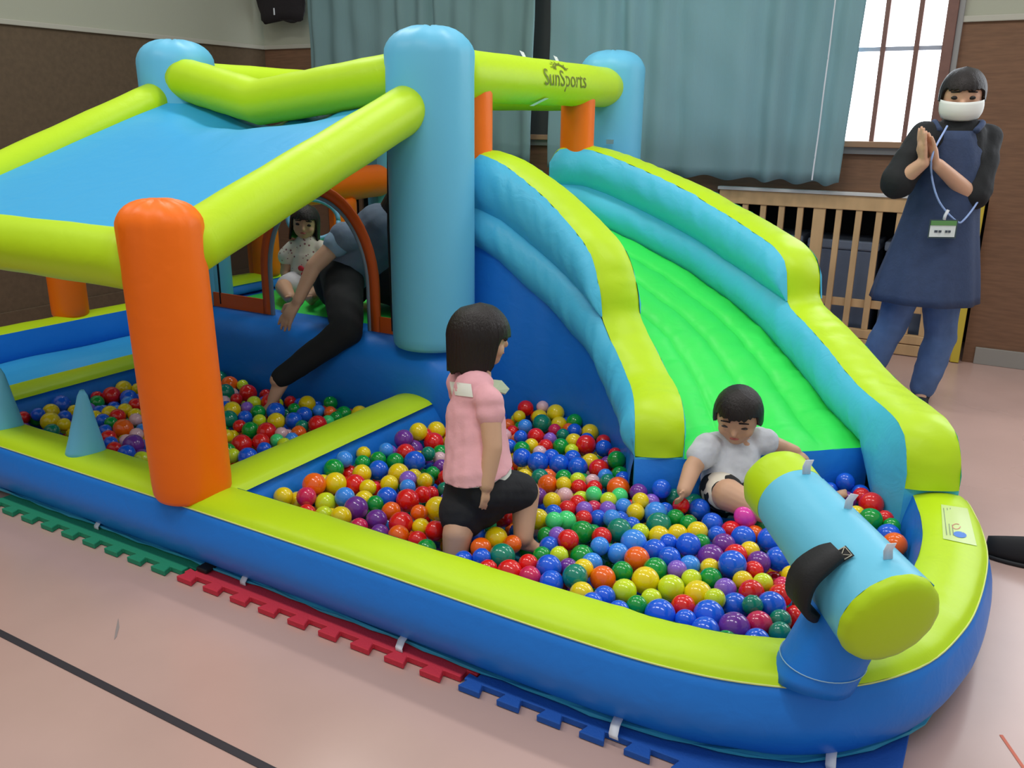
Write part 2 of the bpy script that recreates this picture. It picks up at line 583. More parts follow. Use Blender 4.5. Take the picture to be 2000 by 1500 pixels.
def rim(name, path, W=.165, z1=.216, step=.035, base=Z0, hgt=.03, seam=True, flip=False, puck=.0032):
    path = resample(path, step)
    out_side = bulge_prof([(.03, base), (.002, base + .03), (-.022, base + (z1 - base) * .4), (-.022, base + (z1 - base) * .65), (0, z1)], 12)
    top = bulge_prof([(0, z1), (W * .12, z1 + hgt * .62), (W * .4, z1 + hgt), (W * .7, z1 + hgt * .95), (W * .93, z1 + hgt * .6), (W, z1 + .012)], 15)
    ins = bulge_prof([(W, z1 + .012), (W + .02, base + (z1 - base) * .62), (W + .018, base + (z1 - base) * .35), (W - .02, base)], 10)
    r1 = wrinkle(plan_sweep(path, out_side + [out_side[-1]]), puck * .5)
    V, F = loft(r1, closed=False)
    r3 = plan_sweep(path, ins)
    k = len(V)
    V3, F3 = loft(r3, closed=False)
    V += V3
    F += [tuple(q + k for q in f) for f in F3]
    wall = mesh(name, V, F, BLU, BH)
    V, F = loft(wrinkle(plan_sweep(path, top), puck), closed=False)
    tp = mesh('rim_top', V, F, YEL, wall)
    if seam:
        tube('seam', [p + Vector((0, 0, z1 + .001)) for p in path], .0022, mat('seam_tape', (214, 226, 130), .5), wall, 6)
    return wall

outer = [(-4.70, 3.6), (-4.72, 2.6), (-4.715, 1.9), (-4.66, 1.66), (-4.5, 1.58), (-4.2, 1.572), (-3.5, 1.572), (-3.0, 1.572), (-2.5, 1.572), (-2.0, 1.572), (-1.5, 1.567), (-1.15, 1.56), (-.88, 1.554),
         (-.62, 1.555), (-.46, 1.57), (-.34, 1.598), (-.22, 1.648), (-.125, 1.72), (-.05, 1.812), (0, 1.905), (.036, 2.02), (.062, 2.145), (.077, 2.32),
         (.078, 2.5), (.058, 2.66), (.022, 2.82), (.004, 2.875)]
OUT = catmull([Vector((x, y, 0)) for x, y in outer], 400)
PW = rim('pool_wall', OUT)
# base sheet: a flat pale blue fabric under everything, its edge shows below the blue wall
bs = []
path = resample(OUT, .06)
for i, p in enumerate(path):
    a, b = path[max(i - 1, 0)], path[min(i + 1, len(path) - 1)]
    d = (b - a).normalized()
    bs.append(p + Vector((d.y, -d.x, 0)) * (-.012 + .003 * math.sin(i * .9) + .003 * math.sin(i * 2.3)))
bs += [Vector((-.04, 3.02, 0)), Vector((-.33, 3.5, 0)), Vector((-.72, 3.9, 0)), Vector((-1.0, 4.45, 0)), Vector((-1.8, 4.8, 0)), Vector((-3.75, 4.8, 0)), Vector((-3.8, 3.7, 0))]
nP = len(bs)
V = [(v.x, v.y, Z0 + .001) for v in bs] + [(v.x, v.y, Z0 + .006 + .004 * math.sin(i * 1.7)) for i, v in enumerate(bs)]
mesh('base_sheet', V, [tuple(range(nP)), tuple(range(nP, 2 * nP))] + [(i, (i + 1) % nP, nP + (i + 1) % nP, nP + i) for i in range(nP)], TEA, BH, smooth=False)
# dividers between the pits (travel with the inside on the left)
def divider(x, y0, y1, W=.18, z1=.214):
    rim('pit_divider', [Vector((x + W / 2, y0, 0)), Vector((x + W / 2, (y0 + y1) / 2, 0)), Vector((x + W / 2, y1, 0))], W, z1, seam=False, puck=.0015)
divider(-2.07, 1.70, 2.84)
divider(-3.56, 1.70, 2.84)

# floor of the left wading strip: loose pale blue sheet
V, F = [], []
nx, ny = 26, 40
for j in range(ny + 1):
    for i in range(nx + 1):
        x = -4.58 + .95 * i / nx
        y = 1.72 + 1.75 * j / ny
        z = .075 + .02 * noise.noise(Vector((x * 3, y * 1.2, 0))) + .012 * noise.noise(Vector((x * 9, y * 2.5, 3)))
        V.append((x, y, z))
for j in range(ny):
    for i in range(nx):
        a = j * (nx + 1) + i
        F.append((a, a + 1, a + nx + 2, a + nx + 1))
mesh('strip_floor', V, F, ROOF, BH)

# posts
def post(name, x, y, z0, z1, r, m, lean=(0, 0), sq=0, n=40, taper=1.0):
    rings = []
    hs = [(z0 - .0, .93), (z0 + .015, .985), (z0 + .05, 1)] + [(z0 + .05 + (z1 - .05 - r * .62 - z0) * k / 14, 1) for k in range(1, 15)]
    zt = hs[-1][0]
    dz = z1 - zt
    hs += [(zt + dz * math.sin(q), math.cos(q) ** .72) for q in (.2, .4, .6, .8, 1.0, 1.2, 1.35, 1.5)]
    for z, k in hs:
        f = (z - z0) / (z1 - z0)
        ring = []
        for i in range(n):
            a = 2 * PI * i / n
            rr = r * k * (1 + (taper - 1) * f)
            if sq:
                rr *= 1 + sq * (abs(math.cos(2 * a)) ** .5 * -1 + .5)
            pk = 0
            if abs(f - .93) < .05:
                pk = .004 * math.sin(a * 17) * (1 - abs(f - .93) / .05)
            ring.append(Vector((x + lean[0] * f + (rr + pk) * math.cos(a), y + lean[1] * f + (rr + pk) * math.sin(a), z + .003 * math.sin(a * 9) * (k < .99) * (f > .5))))
        rings.append(ring)
    V, F = loft(rings)
    return mesh(name, V, F, m, BH)
XP1, XP2, YF, YB = -3.56, -2.07, 2.93, 4.62
SKP = nylon('post_sky_blue', (106, 192, 226), .06, 9)
P2 = post('corner_post', XP2, YF, .43, 1.69, .174, SKP)
P1 = post('corner_post', XP1, YF + .03, .43, 1.69, .174, SKP)
P3 = post('corner_post', XP2 + .03, YB, .43, 1.715, .176, SKP)
P4 = post('corner_post', XP1, YB, .43, 1.70, .176, SKP)
O1 = post('front_post', -2.10, 1.655, .222, 1.125, .118, ORA, lean=(.0, -.02))
O2 = post('front_post', -3.56, 1.655, .222, 1.135, .118, ORA, lean=(.0, -.02))
for pz, pa in ((1.52, -.35), (1.24, -.3)):
    a = -1.15
    c = Vector((XP2 + .03, YB, pz)) + Vector((math.cos(a), math.sin(a), 0)) * .178
    tdir = Vector((-math.sin(a), math.cos(a), 0))
    V = [c - tdir * .02 - Vector((0, 0, .012)), c + tdir * .02 - Vector((0, 0, .012)), c + tdir * .02 + Vector((math.cos(a), math.sin(a), .4)) * .03, c - tdir * .02 + Vector((math.cos(a), math.sin(a), .4)) * .03]
    o = mesh('tie_tab', V, [(0, 1, 2, 3)], WHT, P3, smooth=False)

# beams
def beam(name, a, b, r, m, mid=None, sag=0, dome=False, n=32, seg=14):
    a, b = Vector(a), Vector(b)
    pts = []
    if mid is not None:
        mid = Vector(mid)
        for k in range(seg + 1):
            pts.append(a.lerp(mid, k / seg))
        for k in range(1, seg + 1):
            pts.append(mid.lerp(b, k / seg))
    else:
        pts = [a.lerp(b, k / seg) for k in range(seg + 1)]
    return tube(name, pts, [r * (1 + .012 * math.sin(i * 1.9)) for i in range(len(pts))], m, BH, n)
bT = 1.517
SB = beam('top_beam', (XP2 + .04, YF + .05, bT), (XP2 + .05, YB - .08, bT + .002), .102, YEL)
beam('top_beam', (XP1, YF + .05, 1.5), (XP1, YB - .05, 1.5), .1, YEL)
beam('top_beam', (XP1 + .05, YB, 1.5), (XP2 - .05, YB, 1.5), .1, YEL)
beam('roof_valley_beam', (XP1 + .09, YF - .02, 1.515), (XP2 - .05, YF - .02, 1.515), .096, YEL, mid=at_y(508, 200, YF - .02))
RB = [((XP2 - .005, YF - .1, 1.40), (-2.085, 1.66, .965), .088), ((XP1 + .01, YF - .1, 1.415), (-3.56, 1.66, .965), .085)]
for a, b, r in RB:
    beam('roof_side_beam', a, b, r, YEL)
beam('roof_front_beam', (-2.12, 1.625, .945), (-3.52, 1.625, .945), .09, YEL)
# roof sheet
V, F = [], []
nu, nv = 48, 40
for j in range(nv + 1):
    v = j / nv
    for i in range(nu + 1):
        u = i / nu
        x = -3.50 + u * 1.37
        y = 1.66 + (YF + .04 - 1.66) * v
        z = .995 + .475 * v
        mid = math.sin(PI * u)
        z -= .035 * mid * math.sin(PI * v)                       # slack
        tri = max(0, 1 - (abs(u - .36) / (.36 if u < .36 else .64)))
        z -= (.02 * mid + .15 * tri) * math.exp(-((v - .96) / .17) ** 2)      # pulled under the valley beam
        z += .016 * noise.noise(Vector((u * 9, v * 5, 1))) * (v ** 3) * (.3 + mid)
        z += .006 * math.sin(u * 26 + 14 * v) * math.exp(-((v - .88) / .14) ** 2) * mid
        V.append((x, y, z))
for j in range(nv):
    for i in range(nu):
        a = j * (nu + 1) + i
        F.append((a, a + 1, a + nu + 2, a + nu + 1))
rs = mesh('roof_sheet', V, F, ROOF, BH)
rs.modifiers.new('thick', 'SOLIDIFY').thickness = .003

# raised base of the bouncing room
def rounded_block(name, x0, x1, y0, y1, z0, z1, r, m, bul=.03):
    rings = []
    def outline(ins, z):
        pts = []
        rr = max(r - ins, .02)
        for cx, cy, a0 in ((x1 - r, y1 - r, 0), (x0 + r, y1 - r, 90), (x0 + r, y0 + r, 180), (x1 - r, y0 + r, 270)):
            for k in range(9):
                a = math.radians(a0 + 90 * k / 8)
                pts.append(Vector((cx + rr * math.cos(a), cy + rr * math.sin(a), z)))
        out = []
        for i, p in enumerate(pts):                                # densify straight sides
            q = pts[(i + 1) % len(pts)]
            k = max(1, int((q - p).length / .08))
            for t in range(k):
                out.append(p.lerp(q, t / k))
        return out
    base = outline(0, 0)
    n = len(base)
    H = z1 - z0
    for k in range(13):
        f = k / 12
        a = f * PI / 2
        ins = (1 - bul) * 0 + .10 * (1 - math.cos(max(0, (f - .45) / .55) * PI / 2)) - bul * math.sin(PI * min(1, f / .9))
        cx, cy = (x0 + x1) / 2, (y0 + y1) / 2
        ring = []
        for p in base:
            d = Vector((p.x - cx, p.y - cy, 0))
            sx = 1 - ins / max(.2, (x1 - x0) / 2)
            sy = 1 - ins / max(.2, (y1 - y0) / 2)
            ring.append(Vector((cx + d.x * sx, cy + d.y * sy, z0 + H * (math.sin(f * PI / 2) if f > .5 else f * math.sin(PI / 4) * 2))))
        rings.append(ring)
    V, F = loft(rings)
    return mesh(name, V, F, m, BH)
rounded_block('room_base', -3.76, -1.93, 2.80, 4.80, Z0, .445, .12, BLU)
V, F = [], []
nx, ny = 36, 36
for j in range(ny + 1):
    for i in range(nx + 1):
        u, v = i / nx, j / ny
        e = min(1, 8 * min(u, 1 - u)) * min(1, 8 * min(v, 1 - v))
        V.append((-3.46 + 1.36 * u, 2.99 + 1.55 * v, .438 + .022 * e ** .5 + .008 * abs(math.sin(u * 4 * PI)) * e))
for j in range(ny):
    for i in range(nx):
        a = j * (nx + 1) + i
        F.append((a, a + 1, a + nx + 2, a + nx + 1))
mesh('bounce_floor', V, F, GRN, BH)
# low guard rim on the far side of the room and on the back, posts and bar above it
rim('guard_rim', [Vector((-3.48, 3.06, 0)), Vector((-3.48, 3.8, 0)), Vector((-3.48, 4.5, 0))], .17, .5, base=.43, seam=False)
rim('guard_rim', [Vector((-2.1, 4.52, 0)), Vector((-2.8, 4.52, 0)), Vector((-3.5, 4.52, 0))][::-1], .16, .5, base=.43, seam=False)
beam('guard_bar', (XP1, YF + .1, .95), (XP1, YB - .06, .97), .1, ORA)
def stub(x, y, z0, z1, r):
    o = post('support_post', x, y, z0, z1, r, ORA)
    return o
stub(XP1, 3.43, .51, .90, .085)
stub(XP1, 4.1, .51, .90, .085)
stub(-4.66, 2.96, .235, .86, .1)
SLP = [(-2.03, 3.17, 1.12, 1.44), (-2.03, 4.18, 1.12, 1.44)]
for x, y, a, b in SLP:
    post('support_post', x, y, a, b + .06, .087, ORA)

# net walls with an arched doorway
NET = bpy.data.materials.new('safety_net')
NET.use_nodes = True
nt = NET.node_tree
tr = nt.nodes.new('ShaderNodeBsdfTransparent')
df = nt.nodes.new('ShaderNodeBsdfDiffuse')
df.inputs['Color'].default_value = srgb(34, 38, 46)
mx = nt.nodes.new('ShaderNodeMixShader')
mx.inputs['Fac'].default_value = .30
nt.links.new(tr.outputs[0], mx.inputs[1])
nt.links.new(df.outputs[0], mx.inputs[2])
nt.links.new(mx.outputs[0], nt.nodes['Material Output'].inputs['Surface'])
YN = 2.925
AX, AW, AZ0, AZ1 = -2.70, .30, .44, 1.02
def arch(k, N, g=0):
    """left foot over the top to the right foot; g grows the arch"""
    t = k / N
    if t < .25:
        return Vector((AX - AW - g, YN, AZ0 + (t / .25) * .2))
    if t > .75:
        return Vector((AX + AW + g, YN, AZ0 + ((1 - t) / .25) * .2))
    a = PI * (1 - (t - .25) / .5)
    return Vector((AX + (AW + g) * math.cos(a), YN, AZ0 + .2 + (AZ1 - AZ0 - .2 + g) * math.sin(a)))
def arch_band(name, g0, g1, y, m, th):
    N = 48
    V, F = [], []
    for k in range(N + 1):
        for g, yy in ((g0, y), (g1, y), (g1, y + th), (g0, y + th)):
            p = arch(k, N, g)
            V.append((p.x, yy, p.z))
    for k in range(N):
        for j in range(4):
            F.append((k * 4 + j, k * 4 + (j + 1) % 4, (k + 1) * 4 + (j + 1) % 4, (k + 1) * 4 + j))
    return mesh(name, V, F, m, BH)
ab = arch_band('door_arch', .0, .052, YN - .012, nylon('orange_band', (222, 92, 20)), .01)
zp = arch_band('zip_edge', -.014, .002, YN - .016, mat('zip_grey', (122, 140, 156), .5), .014)
zp.parent = ab
for q in ((-3.42, AX - AW - .05), (AX + AW + .05, -2.18)):
    boxes('sill_band', [(q[0], q[1], YN - .012, YN - .004, .44, .515)], MATS['orange_band'], BH)
N = 48
V, F = [], []
for k in range(N + 1):
    p = arch(k, N, .02)
    V.append((p.x, YN, p.z))
    t = k / N
    x0, x1, zt = -3.45, -2.15, 1.45
    if t <= .25:
        V.append((x0, YN, .44 + t / .25 * .6))
    elif t >= .75:
        V.append((x1, YN, .44 + (1 - t) / .25 * .6))
    elif t < .35:
        V.append((x0, YN, 1.04 + (t - .25) / .1 * (zt - 1.04)))
    elif t > .65:
        V.append((x1, YN, 1.04 + (.75 - t) / .1 * (zt - 1.04)))
    else:
        V.append((x0 + (x1 - x0) * (t - .35) / .3, YN, zt))
for k in range(N):
    F.append((2 * k, 2 * k + 1, 2 * k + 3, 2 * k + 2))
mesh('door_net', V, F, NET, BH, smooth=False)
mesh('side_net', [(XP1, YF + .15, .5), (XP1, YB - .1, .5), (XP1, YB - .1, 1.45), (XP1, YF + .15, 1.45)], [(0, 1, 2, 3)], NET, BH, smooth=False)
tube('net_rope', [(-2.28, YN - .01, .46), (-2.285, YN - .012, .9), (-2.27, YN - .01, 1.36)], .005, BLK, BH, 8)
tube('net_rope', [(-3.345, YN - .01, .46), (-3.34, YN - .012, .9), (-3.35, YN - .01, 1.36)], .005, BLK, BH, 8)
# pale blue hoop hanging inside the room
hc = at_d(612, 428, 4.62)
hp = []
for k in range(33):
    a = 2 * PI * k / 32
    hp.append(hc + RIGHT * (.125 * math.cos(a)) + UP * (.105 * math.sin(a)) + FWD * (.05 * math.cos(a)))
tube('hoop_ring', hp, .013, nylon('hoop_blue', (110, 170, 205)), BH, 12)

# ---------------------------------------------------------------- slide
cA = Path2([(-2.12, 3.12), (-1.95, 3.12), (-1.6, 3.125), (-1.35, 3.03), (-1.15, 2.85), (-.985, 2.545)])
cB = Path2([(-2.12, 3.28), (-1.95, 3.28), (-1.55, 3.285), (-1.25, 3.175), (-1.02, 2.95), (-.84, 2.63)])
cC = Path2([(-2.12, 4.05), (-1.9, 4.13), (-1.3, 4.05), (-.78, 3.655), (-.42, 3.225), (-.17, 2.79)])
cD = Path2([(-2.12, 4.21), (-1.9, 4.29), (-1.22, 4.205), (-.67, 3.79), (-.29, 3.33), (-.02, 2.86)])
LA, LC = cA.l[-1], cC.l[-1]
def tab(pairs, shift, L):
    return [((s + shift) / L, z) for s, z in pairs]
inner_top = tab([(-.17, 1.21), (0, 1.21), (.05, 1.195), (.11, 1.17), (.19, 1.12), (.28, 1.06), (.37, .99), (.45, .93), (.51, .885), (.555, .835), (.585, .785), (.61, .73), (.627, .67), (.634, .62),
                 (.648, .60), (.71, .54), (.81, .482), (.9, .445), (1.02, .435), (1.12, .43), (1.18, .405), (1.215, .365), (1.225, .32), (1.228, .268)], .17, LA)
inner_bot = tab([(-.17, .88), (0, .82), (.08, .78), (.21, .68), (.32, .61), (.45, .51), (.55, .46), (.64, .40), (.71, .335), (.78, .285), (.89, .255), (1.1, .262), (1.25, .265)], .17, LA)
inner_val = tab([(-.17, 1.02), (0, .985), (.1, .945), (.3, .815), (.5, .69), (.634, .615), (2, .6)], .17, LA)
outer_top = tab([(0, 1.14), (.015, 1.165), (.035, 1.2), (.079, 1.211), (.174, 1.21), (.242, 1.199), (.379, 1.16), (.517, 1.113), (.655, 1.066), (.799, 1.016), (.905, .972), (1.08, .924), (1.221, .885), (1.364, .851), (1.434, .817), (1.475, .778), (1.495, .73), (1.503, .66), (1.512, .63),
                 (1.543, .609), (1.69, .565), (1.845, .518), (1.986, .474), (2.111, .447), (2.194, .441), (2.301, .441), (2.429, .438), (2.485, .423), (2.523, .395), (2.552, .347), (2.562, .30), (2.568, .25)], 0, LC)
outer_floor = tab([(0, .88), (.323, .807), (.47, .756), (.612, .702), (.758, .652), (.949, .583), (1.134, .537), (1.334, .48), (1.534, .411), (1.721, .348), (1.938, .288), (2.091, .269), (2.24, .261), (2.30, .18), (2.38, .1), (2.47, .04), (2.57, .026)], 0, LC)
outer_val = tab([(0, 1.036), (.181, 1.026), (.32, .989), (.529, .914), (.743, .836), (1.016, .74), (1.302, .674), (1.51, .635), (3, .6)], 0, LC)
def interp(T, f):
    return float(np.interp(f, [a for a, b in T], [b for a, b in T]))

def slide_wall(name, cn, cf, top, bot, val, fn, sgn, face_sides, ground_n, ground_f, end_z):
    """cn / cf: the two faces' plan curves; sgn: +1 when the near face's outside is right of travel"""
    # yellow strip: ruled along the top profile
    prof = []
    for (f0, z0), (f1, z1) in zip(top, top[1:]):
        k = max(1, int(math.hypot((f1 - f0) * cn.l[-1], z1 - z0) / .02))
        for t in range(k):
            prof.append((f0 + (f1 - f0) * t / k, z0 + (z1 - z0) * t / k))
    prof.append(top[-1])
    # light smoothing, keeping the notch
    fs = np.array(prof)
    sm = fs.copy()
    for _ in range(1):
        sm[1:-1] = (sm[:-2] + 2 * sm[1:-1] + sm[2:]) / 4
    prof = [tuple(v) for v in sm]
    V, F = [], []
    m = 9
    for i, (f, z) in enumerate(prof):
        a, b = cn.at(f), cf.at(f)
        j0, j1 = max(0, i - 2), min(len(prof) - 1, i + 2)
        df = (prof[j1][0] - prof[j0][0]) * cn.l[-1]
        dz = prof[j1][1] - prof[j0][1]
        L = math.hypot(df, dz) or 1
        tg = (cn.at(min(1, f + .01)) - cn.at(max(0, f - .01))).normalized()
        nr = tg * (-dz / L) + Vector((0, 0, df / L))               # outward normal of the strip
        for k in range(m):
            u = k / (m - 1)
            p = a.lerp(b, u) + Vector((0, 0, z))
            pk = noise.noise(Vector((f * 75, u * 2.2, z * 40))) * .0055
            V.append(p + nr * (.016 * math.sin(PI * u) ** .7 + pk * (.3 + math.sin(PI * u))))
    for i in range(len(prof) - 1):
        for k in range(m - 1):
            q = i * m + k
            F.append((q, q + 1, q + m + 1, q + m))
    strip = mesh(name + '_top', V, F, YEL, BH)
    # cyan faces: two lobes
    def lobe(pname, curve, sg, lo, hi, f0, f1, bul, nv=11, nf=90):
        V, F = [], []
        for i in range(nf + 1):
            f = f0 + (f1 - f0) * i / nf
            p, n = curve.at(f), curve.nrm(f) * sg
            a, b = lo(f), hi(f)
            b = max(a + .002, b)
            bb = min(bul, .32 * (b - a)) * min(1, (1 - f) / .05) * min(1, .25 + f / .04)
            for k in range(nv + 1):
                u = k / nv
                z = a + (b - a) * u
                pk = noise.noise(Vector((f * 46 + u * 2.2, u * 1.2, 5))) * .0075 * math.sin(PI * u) ** .6
                V.append(p + n * (bb * math.sin(PI * u) ** .75 + pk) + Vector((0, 0, z)))
        for i in range(nf):
            for k in range(nv):
                q = i * (nv + 1) + k
                F.append((q, q + 1, q + nv + 2, q + nv + 1))
        return mesh(pname, V, F, CYA, BH)
    def ztop(f):
        # upper envelope of the strip at f
        zz = [b for a, b in prof if abs(a - f) < .004]
        return max(zz) if zz else interp(top, f)
    lowtop = lambda f: min(interp(val, f), ztop(f)) if f < fn else ztop(f)
    for curve, sg, bl, bu in ((cn, sgn, bot, .045), (cf, -sgn, face_sides, .012)):
        lo = (lambda f, bl=bl: interp(bl, f))
        lobe('side_lobe', curve, sg, lo, lowtop, 0, 1, bu)
        lobe('side_lobe', curve, sg, lambda f: interp(val, f), ztop, 0, fn, bu, nf=60)
    # plain panels below
    for curve, bl, zz, mm in ((cn, bot, ground_n, BLU), (cf, face_sides, ground_f, BLU)):
        if zz is None:
            continue
        V, F = [], []
        for i in range(61):
            f = i / 60
            p, n = curve.at(f), curve.nrm(f)
            for k in range(7):
                u = k / 6
                z = zz + (interp(bl, f) + .004 - zz) * u
                V.append(p + n * (.012 * math.sin(PI * u) + .006 * noise.noise(Vector((f * 16, u * 2, 1)))) * (sgn if curve is cn else -sgn) + Vector((0, 0, z)))
        for i in range(60):
            for k in range(6):
                q = i * 7 + k
                F.append((q, q + 1, q + 8, q + 7))
        mesh('side_panel', V, F, mm, BH)
    a, b = cn.at(1), cf.at(1)
    ze = top[-1][1]
    mesh('end_panel', [a + Vector((0, 0, Z0)), b + Vector((0, 0, Z0)), b + Vector((0, 0, ze)), a + Vector((0, 0, ze))], [(0, 1, 2, 3)], CYA, BH, smooth=False)
    # start cap
    a, b = cn.at(0), cf.at(0)
    z1 = top[0][1]
    za, zb = interp(bot, 0) - .4, interp(bot, 0) - .4
    mesh('end_cap', [a + Vector((0, 0, za)), b + Vector((0, 0, zb)), b + Vector((0, 0, z1)), a + Vector((0, 0, z1))], [(0, 1, 2, 3)], CYA, BH, smooth=False)
    return strip

inner_floor = [((f), z) for f, z in outer_floor]
fB_notch = interp([(z, f) for f, z in []] or [(0, 0)], 0)
fn_in = (.64 + .17) / LA
fn_out = 1.515 / LC
# floor height along the inner curve follows the slide bed
bed_f = [0, .1, .2, .3, .4, .5, .6, .7, .8, .9, 1]
def bed(f):                                            # f along the bed 0..1
    return interp(outer_floor, f * .872)
bedT = [(f, bed(f)) for f in bed_f]
slide_wall('inner_slide_wall', cA, cB, inner_top, inner_bot, inner_val, fn_in, 1, bedT, Z0, None, .26)
slide_wall('outer_slide_wall', cC, cD, outer_top, outer_floor, outer_val, fn_out, 1, outer_floor, None, Z0, .25)
# slide bed: four long chambers
nf, nu = 90, 40
V, F = [], []
for i in range(nf + 1):
    f = i / nf
    a, b = cB.at(f), cC.at(f * .872)
    z = bed(f)
    for k in range(nu + 1):
        u = k / nu
        p = a + (b - a) * (u * 1.05 - .02)
        c = .034 * abs(math.sin(4 * PI * u)) ** .6 * min(1, 12 * (1 - f) + .15)
        pk = noise.noise(Vector((f * 30, u * 7, 2))) * .007 + noise.noise(Vector((f * 70, u * 6, 7))) * .008 * min(1, max(0, (f - .25) * 2))
        V.append(p + Vector((0, 0, z + c + pk - .008)))
for i in range(nf):
    for k in range(nu):
        q = i * (nu + 1) + k
        F.append((q, q + 1, q + nu + 2, q + nu + 1))
mesh('slide_bed', V, F, GRN, BH)
# blue riser under the exit lip
lip = [cA.at(1), cB.at(1), cB.at(1).lerp(cC.at(.872), .33), cB.at(1).lerp(cC.at(.872), .66), cC.at(.872)]
lip = resample(lip, .03)
V, F = [], []
for i, p in enumerate(lip):
    for k in range(9):
        u = k / 8
        V.append(Vector((p.x, p.y, 0)) + Vector((.47, -.88, 0)) * (.03 * math.sin(PI * u) ** .8 + .008 * noise.noise(Vector((i * .35, u * 2, 0)))) + Vector((0, 0, Z0 + (.262 - Z0) * u)))
for i in range(len(lip) - 1):
    for k in range(8):
        q = i * 9 + k
        F.append((q, q + 1, q + 10, q + 9))
mesh('exit_riser', V, F, BLU, BH)

# ---------------------------------------------------------------- spikes on the front rim
for cx in (-2.655, -3.135):
    rings = []
    for k in range(13):
        f = k / 12
        r = .066 * (1 - f) + .012 * f
        if f > .93:
            r *= .6
        rings.append([Vector((cx + .03 * f + r * math.cos(a), 1.668 + r * math.sin(a), .232 + .232 * f + .002 * math.sin(5 * a + k))) for a in [2 * PI * i / 24 for i in range(24)]])
    V, F = loft(rings)
    mesh('toss_spike', V, F, SKP, BH)

# ---------------------------------------------------------------- water cannon on the rounded end
CN0, CN1 = at_d(1732, 1202, 1.70), at_d(1508, 930, 2.10)
ax = (CN1 - CN0).normalized()
LCn = (CN1 - CN0).length
a_, b_ = frame(ax)
def cannon_r(t):
    return .106 + (.080 - .106) * t
CANB = nylon('cannon_sky_blue', (106, 200, 230), .10, 10)
base = []
bc0, bc1 = Vector((-.222, 1.690, .225)), CN0.lerp(CN1, .20) - Vector((0, 0, .03))
for k in range(10):
    f = k / 9
    c = bc0.lerp(bc1, f)
    r = .087 - .006 * f
    base.append([c + Vector((r * math.cos(t), r * math.sin(t), .004 * math.sin(3 * t))) for t in [2 * PI * i / 32 for i in range(32)]])
V, F = loft(base)
cb_ = mesh('cannon_base', V, F, BLU, BH)
tube('stitching', [bc0.lerp(bc1, .22) + Vector((.0875 * math.cos(t), .0875 * math.sin(t), 0)) for t in [2 * PI * i / 40 for i in range(41)]], .0012, mat('stitch', (150, 190, 215), .7), cb_, 6)
rings = []
for k in range(19):
    t = k / 18 * .80
    r = cannon_r(t)
    rings.append([CN0 + ax * (LCn * t) + (a_ * math.cos(q) + b_ * math.sin(q)) * (r * (1 + .006 * math.sin(q * 3 + k))) for q in [2 * PI * i / 40 for i in range(40)]])
V, F = loft(rings, cap0=False, cap1=False)
barrel = mesh('cannon_barrel', V, F, CANB, BH)
# yellow muzzle
rings = []
for t, s in ((.80, 1), (.85, 1.03), (.90, 1.06), (.95, 1.06), (.985, .98), (1.0, .86), (1.01, .6), (1.013, .3)):
    rings.append([CN0 + ax * (LCn * t) + (a_ * math.cos(q) + b_ * math.sin(q)) * (cannon_r(t) * s * (1 + .012 * math.sin(q * 7) * (t > .9))) for q in [2 * PI * i / 40 for i in range(40)]])
V, F = loft(rings, cap0=False)
mesh('muzzle_cap', V, F, YEL, barrel)
# yellow rear disc, slightly domed with a puckered seam
rings = []
for s, o in ((1.0, 0), (.985, .012), (.93, .022), (.8, .028), (.55, .033), (.25, .035), (.05, .035)):
    rings.append([CN0 - ax * o + (a_ * math.cos(q) + b_ * math.sin(q)) * (cannon_r(0) * s * (1 + .008 * math.sin(q * 15) * (s > .9))) for q in [2 * PI * i / 60 for i in range(60)]])
V, F = loft(rings, cap0=False)
mesh('rear_disc', V, F, YEL, barrel)
def on_barrel(t, q, o=0):
    return CN0 + ax * (LCn * t) + (a_ * math.cos(q) + b_ * math.sin(q)) * (cannon_r(t) + o)
def ang_of(px, py, t):                                # angle of the barrel point facing that pixel
    best = min(range(360), key=lambda g: ((on_barrel(t, math.radians(g)) - EYE).normalized() - ray(px, py).normalized()).length + (0 if (on_barrel(t, math.radians(g), .01) - on_barrel(t, math.radians(g))).dot(EYE - on_barrel(t, math.radians(g))) > 0 else 9))
    return math.radians(best)
qt = ang_of(1655, 1000, .55)
tube('barrel_seam', [on_barrel(t * .8, qt + .15, .001) for t in [i / 20 for i in range(21)]], .0016, mat('seam_blue', (80, 165, 205), .6), barrel, 6)
for t, px, py in ((.76, 1575, 935), (.47, 1655, 1000), (.10, 1735, 1097)):
    q = ang_of(px, py, t)
    p = on_barrel(t, q)
    n = (on_barrel(t, q, .01) - p).normalized()
    s1 = ax.cross(n).normalized()
    V = []
    for u, h in ((0, 0), (.5, .016), (1, .036)):
        for sd in (-1, 1):
            V.append(p + s1 * (.0105 * sd) + n * h + ax * (.008 * math.sin(u * 2.5)))
    o = mesh('tie_tab', V, [(0, 1, 3, 2), (2, 3, 5, 4)], WHT, barrel)
    o.modifiers.new('t', 'SOLIDIFY').thickness = .0015
